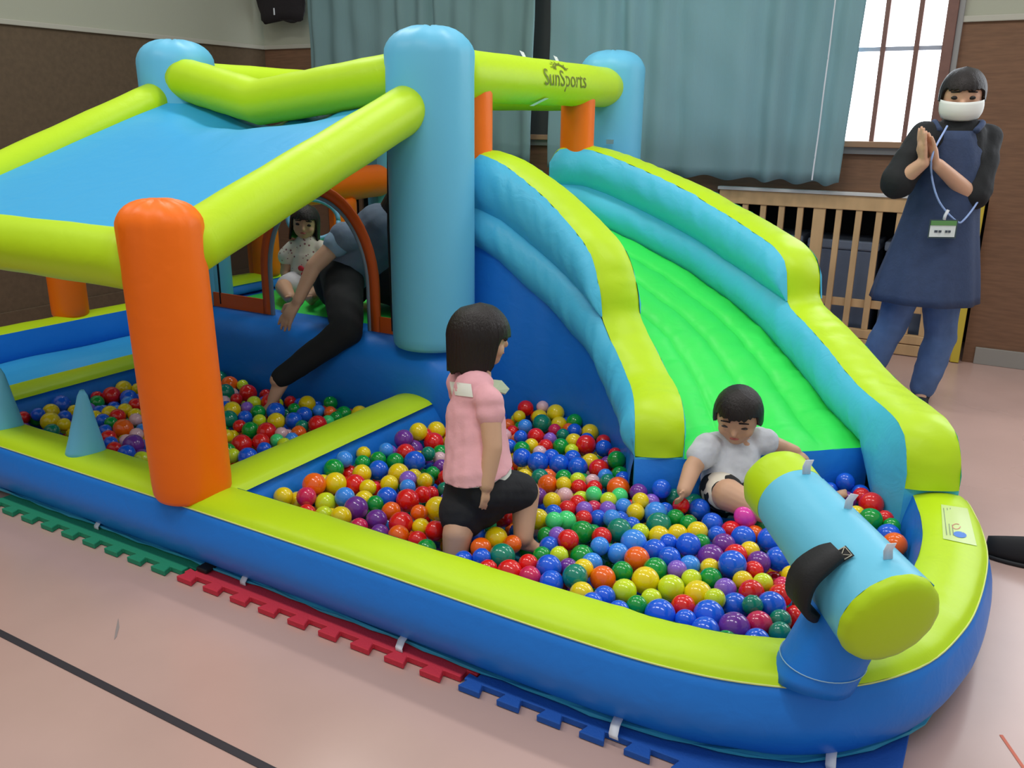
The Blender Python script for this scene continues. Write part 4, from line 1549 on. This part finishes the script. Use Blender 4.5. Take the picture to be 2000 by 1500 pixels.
def head_prims(pr, c, fwd, up, s):
    r, f, u = axes(fwd, up)
    pr.ell(c + u * (.02 * s), (r, f, u), (.40 * s, .46 * s, .46 * s))
    pr.ell(c - u * (.20 * s) + f * (.10 * s), (r, f, u), (.33 * s, .34 * s, .30 * s))
    pr.ell(c - u * (.36 * s) + f * (.26 * s), (r, f, u), (.16 * s, .14 * s, .12 * s))     # chin
    for sd in (-1, 1):
        pr.ell(c - u * (.17 * s) + f * (.27 * s) + r * (sd * .17 * s), (r, f, u), (.15 * s, .14 * s, .14 * s))  # cheeks
        pr.ell(c - u * (.05 * s) - f * (.02 * s) + r * (sd * .405 * s), (r, f, u), (.035 * s, .075 * s, .11 * s))   # ears
    pr.cap(c - u * (.01 * s) + f * (.42 * s), c - u * (.13 * s) + f * (.47 * s), .035 * s, .055 * s)        # nose

def face_parts(body, c, fwd, up, s, closed=False, mouth=True):
    r, f, u = axes(fwd, up)
    for sd in (-1, 1):
        p = Prims()
        h = .018 if closed else .04
        p.ell(c + u * (.0 * s) + f * (.415 * s) + r * (sd * .165 * s), (r, f, u), (.072 * s, .03 * s, h * s), 14, 8)
        mesh('eye', p.V, p.F, EYE_M, body)
        p = Prims()
        p.cap(c + u * (.115 * s) + f * (.41 * s) + r * (sd * .24 * s), c + u * (.125 * s) + f * (.435 * s) + r * (sd * .09 * s), .014 * s, .017 * s, n=8)
        mesh('eyebrow', p.V, p.F, HAIR, body)
    if mouth:
        p = Prims()
        p.ell(c - u * (.265 * s) + f * (.425 * s), (r, f, u), (.085 * s, .03 * s, .026 * s), 14, 8)
        mesh('mouth', p.V, p.F, LIP, body)

def hair(name, body, c, fwd, up, s, length, grow=1.09, flare=.0, n=64, m=HAIR, strands=.018):
    """length(phi) gives the lowest height (in head units, +.5 crown .. -.7) the hair reaches at angle phi (0 = front)"""
    r, f, u = axes(fwd, up)
    A, B, Cc = .42 * s * grow, .48 * s * grow, .49 * s * grow
    o = c + u * (.02 * s)
    rings_out, rings_in = [], []
    K = 18
    cols = []
    for i in range(n):
        phi = 2 * PI * i / n
        he = length(phi) + .02 * math.sin(i * 2.4) + .012 * math.sin(i * 5.1)
        st = 1 + strands * math.sin(i * 3.7) * .6
        out, inn = [], []
        for k in range(K + 1):
            h = .5 + (he - .5) * (k / K) ** .8 * 1.0
            hh = max(-.9999, min(.9999, h / .5))
            if h > -.02:
                rad = math.sqrt(max(0, 1 - hh * hh))
            else:
                rad = 1.0 + flare * (-h)
            def P_(q):
                return o + (f * (math.cos(phi) * B) + r * (math.sin(phi) * A)) * (rad * q * st) + u * (h / .5 * Cc * (q if h > 0 else 1))
            out.append(P_(1.0))
            inn.append(P_(.86))
        cols.append(out + inn[::-1])
    V = [v for c_ in cols for v in c_]
    M_ = 2 * (K + 1)
    F = []
    for i in range(n):
        j = (i + 1) % n
        for k in range(M_ - 1):
            F.append((i * M_ + k, j * M_ + k, j * M_ + k + 1, i * M_ + k + 1))
    return mesh(name, V, F, m, body)

def wrap(phi):
    return abs((phi + PI) % (2 * PI) - PI)

def bob(bang, side, back, cut=1.0, soft=.25):
    def g(phi):
        w = wrap(phi)
        t = min(1, max(0, (w - cut) / soft))
        t = t * t * (3 - 2 * t)
        b = min(1, max(0, (w - 1.6) / 1.2))
        return bang * (1 - t) + (side + (back - side) * b) * t
    return g

Zv = Vector((0, 0, 1))

# ---- girl in the pink top, stepping through the balls
def girl_standing():
    fw = Vector((.52, .85, 0)).normalized()
    rt = Vector((fw.y, -fw.x, 0))
    pel = at_d(935, 945, 2.60)
    chest = at_d(928, 800, 2.62)
    neck = at_d(938, 738, 2.62)
    hc = at_d(934, 657, 2.62)
    s = .185
    hf = Vector((.70, .70, -.06))
    lank = at_z(886, 1112, .075)
    lhip, rhip = pel - rt * .05 - Zv * .01, pel + rt * .05
    lknee = at_d(893, 1045, 2.55)
    rknee = at_d(1026, 962, 2.64)
    rank = at_d(1022, 1050, 2.60)
    rsh, lsh = chest + rt * .094 + Zv * .05, chest - rt * .108 + Zv * .05
    relb, rwr = at_d(962, 875, 2.50), at_d(950, 948, 2.49)
    lelb = lsh + fw * .035 - Zv * .11 - rt * .01
    lwr = lelb + fw * .04 - Zv * .075 + rt * .01
    b = Prims()
    head_prims(b, hc, hf, Zv, s)
    b.cap(neck - Zv * .03, hc - Zv * .04, .036, .036)
    b.chain([chest + Zv * .02, chest.lerp(pel, .5), pel], [.068, .07, .08], flat=(fw, .85))
    b.cap(lsh, rsh, .034, .034)
    b.chain([rsh, relb, rwr], [.034, .029, .022])
    b.chain([lsh, lelb, lwr], [.034, .028, .022])
    b.hand(rwr, rwr - relb + fw * .02, rt, .082, .5, thumb=-1)
    b.hand(lwr, lwr - lelb, -rt, .082, .5)
    b.chain([lhip, lknee, lank], [.062, .045, .032])
    b.chain([rhip, rknee, rank], [.06, .045, .030])
    b.foot(lank, fw, .115)
    b.foot(rank, Vector((.86, .42, -.12)), .118)
    o = fuse('person', b, .0042, SKINC, None, 3)
    tag(o, 'small girl with bobbed hair in a pink top and black shorts stepping through the balls', 'person')
    p = Prims()
    p.chain([chest + Zv * .055, chest - Zv * .02, chest.lerp(pel, .55), pel + Zv * .022], [.074, .098, .104, .122], flat=(fw, .92))
    p.cap(lsh + Zv * .005, rsh + Zv * .003, .044, .044)
    for a, e in ((rsh, relb), (lsh, lelb)):
        p.cap(a - Zv * .002, a.lerp(e, .26), .041, .043)
    sh = fuse('shirt', p, .0055, mat('pink_cotton', (234, 172, 178), .85, bump=.08, bscale=60, vary=.05, vscale=18), o, 4)
    cloth_noise(sh, .005, 14)
    hem_n = (Zv + fw * -.22 - rt * .05).normalized()
    hem_c = at_d(915, 916, 2.6)
    clip(sh, hem_c, hem_n)
    sh.modifiers.new('t', 'SOLIDIFY').thickness = .003
    p = Prims()
    p.chain([chest.lerp(pel, .4), pel + Zv * .01], [.096, .113], flat=(fw, .92))
    us = fuse('undershirt', p, .007, mat('white_cotton', (226, 226, 214), .85), o, 3)
    clip(us, hem_c - Zv * .012 + fw * .0, (hem_n + fw * .12).normalized())
    p = Prims()
    p.chain([pel + Zv * .03, pel - Zv * .03], [.100, .107], flat=(fw, .9))
    p.cap(lhip, lhip.lerp(lknee, .62), .078, .074)
    p.cap(rhip, rhip.lerp(rknee, .80), .074, .064)
    sh = fuse('shorts', p, .0055, mat('black_cotton', (26, 26, 30), .85, bump=.1, bscale=40), o, 4)
    cloth_noise(sh, .004, 16)
    hair('hair', o, hc, hf, Zv, s, bob(.02, -.46, -.54, 1.0, .25), 1.12, -.16)
    face_parts(o, hc, hf, Zv, s)
    # pale collar flap lying on the front of the shoulder
    sh_o = [q for q in o.children if q.name.startswith('shirt')][0]
    cast_patch('name_tag', sh_o, lambda u, v: (880 + 42 * u + 4 * (v - .5), 748 + 26 * v + 5 * u - 3), 6, 4, mat('tag_white', (236, 236, 224), .7), o, .003)
    cp = chest + fw * .052 + rt * .055 + Zv * .088
    V = [cp + v for v in (-fw * .02 + Zv * .012 - rt * .03, fw * .015 + Zv * .008 - rt * .01, fw * .032 - Zv * .016 + rt * .008, fw * .015 - Zv * .026 + rt * .016, -fw * .02 - Zv * .012 + rt * .016)]
    cl = mesh('collar', V, [(0, 1, 2, 3, 4)], mat('sage_cloth', (176, 190, 160), .85), o, smooth=False)
    cl.modifiers.new('t', 'SOLIDIFY').thickness = .006
    return o
girl_standing()

# ---- baby sitting at the slide exit
def baby():
    fw = (EYE - at_d(1430, 900, 2.9))
    fw.z = 0
    fw.normalize()
    fw = (fw + RIGHT * -.12).normalized()
    rt = fw.cross(Zv)
    pel = at_d(1425, 950, 2.90)
    chest = at_d(1434, 880, 2.90)
    hc = at_d(1442, 807, 2.83)
    s = .178
    hf = (fw * .92 - Zv * .36).normalized()
    hu = (Zv * .92 + fw * .36)
    b = Prims()
    head_prims(b, hc, hf, hu, s)
    b.cap(chest + Zv * .02, hc - Zv * .02 - fw * .01, .036, .04)
    b.chain([chest, pel], [.075, .085], flat=(fw, .85))
    L = [at_d(1382, 873, 2.87), at_d(1352, 915, 2.82), at_d(1336, 958, 2.76)]
    R = [at_d(1492, 862, 2.90), at_d(1528, 874, 2.93), at_d(1552, 882, 2.93)]
    b.chain(L, [.034, .031, .024])
    b.chain(R, [.034, .027, .022])
    b.hand(L[2], L[2] - L[1], (L[2] - L[1]).cross(fw) * -1, .07, .6)
    b.hand(R[2], Vector((.8, .1, -.25)), Zv, .07, .5)
    k1 = [pel - RIGHT * .03 + fw * .03, at_d(1424, 968, 2.74), at_d(1492, 1000, 2.66)]
    k2 = [pel + RIGHT * .05 + fw * .03, at_d(1520, 945, 2.78), at_d(1612, 962, 2.83)]
    b.chain(k1, [.058, .052, .034])
    b.chain(k2, [.055, .046, .030])
    b.foot(k1[2], (k1[2] - k1[1]), .10, up=(fw + Zv).normalized())
    b.foot(k2[2], (k2[2] - k2[1]) + Zv * .07, .10, up=(fw * .3 + Zv - RIGHT * .5).normalized())
    o = fuse('person', b, .0042, SKINC, None, 3)
    tag(o, 'baby with short black hair in a pale grey top sitting at the slide exit', 'person')
    p = Prims()
    p.chain([chest + Zv * .012 - fw * .012, chest - Zv * .02, chest.lerp(pel, .85)], [.068, .088, .104], flat=(fw, .92))
    p.cap(L[0], L[0].lerp(L[1], .45), .05, .047)
    p.cap(R[0] - RIGHT * .02, R[0] + RIGHT * .005, .05, .044)
    p.cap(L[0] - fw * .03, R[0] - RIGHT * .02 - fw * .03, .040, .040)
    sh = fuse('shirt', p, .0055, mat('grey_white_cotton', (206, 208, 214), .85, vary=.08, vscale=22, bump=.1, bscale=40), o, 4)
    cloth_noise(sh, .006, 18)
    cow = mat('cow_print', (224, 214, 196), .85)
    nt = cow.node_tree
    n = nt.nodes.new('ShaderNodeTexNoise')
    n.inputs['Scale'].default_value = 17
    n.inputs['Detail'].default_value = 1
    tc = nt.nodes.new('ShaderNodeTexCoord')
    rp = nt.nodes.new('ShaderNodeValToRGB')
    rp.color_ramp.interpolation = 'CONSTANT'
    rp.color_ramp.elements[0].color = srgb(24, 22, 24)
    rp.color_ramp.elements[1].position = .51
    rp.color_ramp.elements[1].color = srgb(226, 216, 198)
    nt.links.new(tc.outputs['Object'], n.inputs['Vector'])
    nt.links.new(n.outputs['Fac'], rp.inputs['Fac'])
    nt.links.new(rp.outputs['Color'], nt.nodes['Principled BSDF'].inputs['Base Color'])
    p = Prims()
    p.chain([pel + Zv * .0, pel - Zv * .02], [.088, .092], flat=(fw, .9))
    p.cap(k1[0], k1[0].lerp(k1[1], .62), .068, .064)
    p.cap(k2[0], k2[0].lerp(k2[1], .62), .065, .06)
    fuse('trousers', p, .0055, cow, o, 4)
    hair('hair', o, hc, hf, hu, s, bob(.17, -.14, -.3, 1.0, .25), 1.08, 0)
    face_parts(o, hc, hf, hu, s, closed=True)
    return o
baby()

# ---- staff member clapping behind the slide
def staff():
    h = 4.16
    V_ = lambda x, y, dh=0: at_h(x, y, h + dh)
    back = -HV                                        # toward the camera
    fw = (back * .9 - _r * .25).normalized()
    rt = fw.cross(Zv)
    hc = V_(1880, 183)
    s = .215
    hf = (back * .88 - _r * .36 - Zv * .22).normalized()
    neck = V_(1872, 243)
    chest = V_(1868, 300)
    waist = V_(1835, 420)
    pel = V_(1815, 500)
    rs, ls = V_(1805, 268, -.02), V_(1925, 272, .03)
    re, le = V_(1752, 358, -.10), V_(1898, 384, -.08)
    rw, lw = V_(1803, 318, -.19), V_(1832, 322, -.18)
    b = Prims()
    head_prims(b, hc, hf, Zv, s)
    b.cap(neck - Zv * .04, hc - Zv * .05, .05, .05)
    b.chain([chest, waist, pel], [.125, .12, .14], flat=(fw, .72))
    b.cap(rs, ls, .055, .055)
    b.chain([rs, re, rw], [.05, .042, .028])
    b.chain([ls, le, lw], [.05, .044, .028])
    up_h = (V_(1812, 262, -.20) - V_(1818, 318, -.19)).normalized()
    b.hand(rw, up_h + _r * .05, -_r, .165, .1, thumb=-1)
    b.hand(lw - _r * .01, up_h - _r * .1, _r, .165, .1, thumb=1)
    lk = [pel - _r * .07 + HV * .02, V_(1748, 622, .06), V_(1700, 715, .08)]
    rk = [pel + _r * .07, V_(1836, 660, .02), V_(1800, 762, .02)]
    b.chain(lk, [.085, .06, .045])
    b.chain(rk, [.085, .06, .045])
    b.foot(rk[2] + Zv * .0, fw - _r * .2, .19)
    b.foot(lk[2], fw - _r * .3, .19)
    o = fuse('person', b, .0058, SKIN, None, 3)
    tag(o, 'woman in a white mask and navy apron clapping beside the slat fence', 'person')
    p = Prims()
    p.chain([chest + Zv * .06, chest - Zv * .02, waist], [.12, .135, .13], flat=(fw, .75))
    p.cap(rs, ls, .068, .068)
    p.chain([rs, rs.lerp(re, .95)], [.075, .078])
    p.chain([ls, ls.lerp(le, .92)], [.075, .080])
    sh = fuse('shirt', p, .008, mat('black_tshirt', (26, 28, 30), .85, bump=.1, bscale=40), o, 4)
    cloth_noise(sh, .008, 9)
    # apron: lofted sheet around the front and sides, flaring to the hem
    rows = [(1862, 255, .105, .10), (1864, 290, .135, .118), (1850, 350, .150, .128), (1836, 420, .165, .135), (1822, 490, .20, .165), (1808, 555, .235, .20), (1802, 585, .245, .215)]
    V, F = [], []
    n = 36
    for j, (x, y, a, bb) in enumerate(rows):
        c = V_(x, y)
        for i in range(n + 1):
            t = (-1.0 + 2.0 * i / n) * (1.25 if j == 0 else 2.1 if j > 1 else 1.6)
            wv = 1 + .035 * math.sin(i * 1.1 + j * .4) * (j / 6) + .02 * math.sin(i * .5)
            V.append(c + fw * (bb * math.cos(t) * wv) + rt * (a * math.sin(t) * wv))
    for j in range(len(rows) - 1):
        for i in range(n):
            q = j * (n + 1) + i
            F.append((q, q + 1, q + n + 2, q + n + 1))
    ap = mesh('apron', V, F, mat('navy_denim', (50, 66, 98), .8, bump=.12, bscale=70, vary=.08, vscale=30), o)
    ap.modifiers.new('sub', 'SUBSURF').levels = 1
    ap.modifiers['sub'].render_levels = 1
    ap.modifiers.new('t', 'SOLIDIFY').thickness = .005
    for sd, sx in ((1, 1), (-1, -1)):
        pts = [V_(1862, 255) + rt * (.075 * sd) + fw * .10, V_(1868, 240) + rt * (.10 * sd) + fw * .045, V_(1872, 240) + rt * (.085 * sd) - fw * .07]
        tube('apron_strap', catmull(pts, 10), .014, MATS['navy_denim'], ap, 10)
    p = Prims()
    p.chain([pel + Zv * .04, pel - Zv * .05], [.145, .15], flat=(fw, .75))
    for k in (lk, rk):
        p.chain([k[0], k[1], k[1].lerp(k[2], .93)], [.10, .076, .066])
    sh = fuse('jeans', p, .008, mat('blue_denim', (84, 112, 156), .8, vary=.15, vscale=14, bump=.1, bscale=60), o, 4)
    cloth_noise(sh, .007, 10)
    for k in (rk, lk):
        p = Prims()
        t_ = (fw - _r * .2).normalized()
        p.cap(k[2] - t_ * .03 - Zv * .045, k[2] + t_ * .11 - Zv * .05, .038, .042, flat=(Zv, .8))
        p.cap(k[2] + Zv * .03, k[2] - Zv * .02, .048, .046)
        fuse('shoe', p, .007, mat('dark_shoe', (32, 36, 44), .7), o, 3)
    hair('hair', o, hc, hf, Zv, s, bob(.13, -.14, -.30, .95, .35), 1.09, 0)
    p = Prims()
    p.ell(hc - hf * (.5 * s) - Zv * (.02 * s), axes(hf, Zv), (.14 * s, .16 * s, .2 * s))
    fuse('hair_bun', p, .006, HAIR, o, 2)
    face_parts(o, hc, hf, Zv, s, mouth=False)
    r, f, u = axes(hf, Zv)
    V, F = [], []
    for j in range(8):
        v = j / 7
        zz = (-.075 - .40 * v) * s
        for i in range(17):
            t = (-1 + 2 * i / 16) * (1.12 - .25 * v * v)
            bl = .07 * math.sin(PI * (v * .8 + .15)) * math.cos(t * .8)
            rad = .45 - .05 * (v > .8) * (v - .8) * 5 + bl
            V.append(hc + u * (zz + .012 * s * math.sin(j * 3)) + f * ((rad + .015) * s * math.cos(t) + .01 * s) + r * ((rad - .02) * s * math.sin(t)))
    for j in range(7):
        for i in range(16):
            q = j * 17 + i
            F.append((q, q + 1, q + 18, q + 17))
    mk = mesh('face_mask', V, F, mat('mask_white', (232, 234, 228), .75), o)
    mk.modifiers.new('t', 'SOLIDIFY').thickness = .003
    for sd in (-1, 1):
        tube('ear_loop', [hc + r * (.40 * s * sd) + f * (.20 * s) - u * (.02 * s), hc + r * (.45 * s * sd) + f * (.02 * s) + u * (.02 * s), hc + r * (.45 * s * sd) - f * (.08 * s) - u * (.06 * s), hc + r * (.40 * s * sd) + f * (.12 * s) - u * (.28 * s)], .0022, MATS['mask_white'], mk, 6)
    # lanyard and badge
    LY = mat('lanyard_blue', (150, 175, 225), .6)
    tube('lanyard', catmull([V_(1850, 246, -.12), V_(1822, 300, -.22), V_(1820, 345, -.18), V_(1835, 395, -.19), V_(1868, 432, -.19), V_(1884, 428, -.19), V_(1915, 385, -.12), V_(1938, 330, -.02), V_(1925, 262, .0)], 40), .0045, LY, o, 8)
    bc = V_(1841, 447, -.20)
    bx, bz = (_r * .98).normalized(), Zv
    def card(name, w0, w1, z0, z1, m, off, par):
        V = [bc + bx * w0 + bz * z0 + fw * off, bc + bx * w1 + bz * z0 + fw * off, bc + bx * w1 + bz * z1 + fw * off, bc + bx * w0 + bz * z1 + fw * off]
        q = mesh(name, V, [(0, 1, 2, 3)], m, par, smooth=False)
        q.modifiers.new('t', 'SOLIDIFY').thickness = .003
        return q
    bd = card('badge_holder', -.064, .064, -.042, .042, mat('badge_edge', (60, 80, 84), .4), 0, o)
    card('badge_card', -.058, .058, -.036, .016, mat('badge_white', (228, 236, 232), .5), .004, bd)
    card('badge_band', -.058, .058, .016, .037, mat('badge_green', (96, 150, 84), .5), .004, bd)
    for k, (x0, x1) in enumerate(((-.036, -.022), (-.018, -.006), (.012, .022), (.026, .036))):
        card('badge_print', x0, x1, -.016, -.006, mat('badge_ink', (70, 80, 90), .6), .0065, bd)
    tube('badge_clip', [bc + bz * .04, bc + bz * .06 + bx * .002, bc + bz * .085 + bx * .012], .007, WHT, bd, 8)
    return o
staff()

# ---- adult backing out of the doorway
def climber():
    Y = at_y
    b = Prims()
    sh_ = Y(672, 462, 3.06)
    el, wr = Y(612, 522, 2.93), Y(582, 588, 2.84)
    ch, pel = Y(735, 462, 3.22), Y(668, 540, 3.16)
    hip = Y(668, 540, 3.10)
    kn, an = Y(678, 645, 2.80), Y(543, 742, 2.60)
    hc = Y(792, 408, 3.28)
    hf = Vector((.75, .3, -.5)).normalized()
    s = .21
    head_prims(b, hc, hf, Zv, s)
    b.cap(ch.lerp(hc, .3), hc, .05, .05)
    b.chain([ch, pel], [.12, .13])
    b.chain([ch, sh_], [.07, .05])
    b.chain([sh_, el, wr], [.045, .037, .026])
    b.hand(wr, Y(562, 618, 2.80) - wr, Vector((.1, -.75, .65)), .165, .35, spread=.2, thumb=1)
    osh = ch + Vector((.02, .16, 0))
    b.chain([ch, osh, osh + Vector((.12, .02, -.2)), Vector((-2.35, 3.42, .50))], [.07, .045, .038, .03])
    b.chain([hip, kn, an], [.09, .058, .036])
    ok = Vector((-2.36, 3.22, .535))
    b.chain([pel + Vector((.02, .1, 0)), ok, ok + Vector((-.3, .12, 0))], [.09, .06, .05])
    b.foot(an - Zv * .02, Vector((-.45, -.35, -.75)), .17)
    o = fuse('person', b, .0058, SKIN, None, 3)
    tag(o, 'adult in grey shirt and black trousers climbing out through the arched doorway', 'person')
    p = Prims()
    p.chain([ch + (ch - pel).normalized() * .03, ch.lerp(pel, .8)], [.135, .145])
    p.chain([ch, sh_, sh_.lerp(el, .12)], [.09, .072, .062])
    p.chain([ch, osh, osh + Vector((.06, .01, -.1))], [.09, .065, .06])
    sh = fuse('shirt', p, .008, mat('slate_shirt', (118, 134, 156), .85, bump=.1, bscale=40), o, 4)
    cloth_noise(sh, .009, 9)
    p = Prims()
    p.cap(sh_.lerp(el, .10), sh_.lerp(el, .26), .062, .060)
    fuse('sleeve_cuff', p, .006, mat('pale_blue_cuff', (150, 178, 205), .85), o, 3)
    p = Prims()
    p.chain([pel + Vector((.01, .02, .03)), pel - Zv * .03], [.145, .14])
    p.chain([hip, kn, kn.lerp(an, .94)], [.105, .070, .046])
    p.chain([pel + Vector((.02, .1, 0)), ok, ok + Vector((-.26, .12, 0))], [.1, .072, .058])
    sh = fuse('trousers', p, .008, mat('black_trousers', (20, 20, 22), .85), o, 4)
    cloth_noise(sh, .005, 10)
    hair('hair', o, hc, hf, Zv, s, bob(.16, -.25, -.5, .95, .3), 1.09, 0)
    r, f, u = axes(hf, Zv)
    p = Prims()
    p.ell(hc - u * (.2 * s) + f * (.3 * s), (r, f, u), (.33 * s, .2 * s, .24 * s))
    fuse('face_mask', p, .006, mat('mask_white', (232, 234, 228), .75), o, 2)
    return o
climber()

# ---- girl sitting on the bounce floor behind the doorway
def girl_inside():
    hc = at_d(596, 432, 4.40)
    s = .165
    fw = (EYE - hc)
    fw.z = 0
    fw = (fw.normalized() - _r * .15 - Zv * .15).normalized()
    rt = axes(fw, Zv)[0]
    fl2 = Vector((fw.x, fw.y, 0)).normalized()
    chest = hc - Zv * .165
    pel = Vector((hc.x, hc.y, .53)) + fl2 * .0
    b = Prims()
    head_prims(b, hc, fw, Zv + RIGHT * .12, s)
    b.cap(chest + Zv * .03, hc - Zv * .03, .035, .036)
    b.chain([chest, pel], [.07, .08], flat=(fl2, .85))
    for sd in (-1, 1):
        a = chest + rt * (.085 * sd) + Zv * .025
        e = a + rt * (.03 * sd) - Zv * .12 + fl2 * .01
        w = e + fl2 * .06 - Zv * .08 - rt * (.03 * sd)
        b.chain([a, e, w], [.032, .027, .021])
        b.hand(w, fl2 * .4 - Zv, rt * sd, .075, .5, thumb=-sd)
        hp = pel + rt * (.05 * sd)
        k = hp + fl2 * .17 + rt * (.05 * sd) - Zv * .0
        b.chain([hp, k, k + fl2 * .13 - rt * (.05 * sd) - Zv * .025], [.055, .042, .03])
        b.foot(k + fl2 * .13 - rt * (.05 * sd) - Zv * .02, fl2 + Zv * .6, .11)
    o = fuse('person', b, .0045, SKINC, None, 3)
    tag(o, 'girl with dark hair in a cream floral top sitting inside the bounce house', 'person')
    p = Prims()
    p.chain([chest + Zv * .045, chest - Zv * .03, pel + Zv * .02], [.062, .084, .098], flat=(fl2, .88))
    for sd in (-1, 1):
        a = chest + rt * (.085 * sd) + Zv * .025
        p.cap(a - rt * (.02 * sd), a + rt * (.015 * sd) - Zv * .04, .046, .05)
    flo = mat('cream_floral', (222, 210, 196), .85)
    nt = flo.node_tree
    v = nt.nodes.new('ShaderNodeTexVoronoi')
    v.inputs['Scale'].default_value = 42
    tc = nt.nodes.new('ShaderNodeTexCoord')
    rp = nt.nodes.new('ShaderNodeValToRGB')
    rp.color_ramp.interpolation = 'CONSTANT'
    rp.color_ramp.elements[0].color = srgb(150, 100, 104)
    rp.color_ramp.elements[1].position = .22
    rp.color_ramp.elements[1].color = srgb(224, 214, 200)
    nt.links.new(tc.outputs['Object'], v.inputs['Vector'])
    nt.links.new(v.outputs['Distance'], rp.inputs['Fac'])
    nt.links.new(rp.outputs['Color'], nt.nodes['Principled BSDF'].inputs['Base Color'])
    fuse('shirt', p, .0055, flo, o, 4)
    p = Prims()
    q = chest - Zv * .075 + fl2 * .082
    for sd in (-1, 1):
        p.cap(q, q + rt * (.024 * sd) + Zv * .012, .006, .014, flat=(fl2, .5))
        p.cap(q, q + rt * (.016 * sd) - Zv * .018, .005, .009, flat=(fl2, .5))
    mesh('red_bow', p.V, p.F, mat('bow_red', (200, 40, 60), .7), o)
    p = Prims()
    for sd in (-1, 1):
        hp = pel + rt * (.05 * sd)
        p.cap(hp, hp + fl2 * .12 + rt * (.035 * sd), .066, .06)
    p.cap(pel + Zv * .02, pel - Zv * .01, .094, .092, flat=(fl2, .9))
    fuse('skirt', p, .006, mat('pale_skirt', (200, 196, 200), .85), o, 3)
    hair('hair', o, hc, fw, Zv + RIGHT * .12, s, bob(.14, -.55, -.7, .95, .25), 1.09, .08)
    face_parts(o, hc, fw, Zv + RIGHT * .12, s)
    return o
girl_inside()
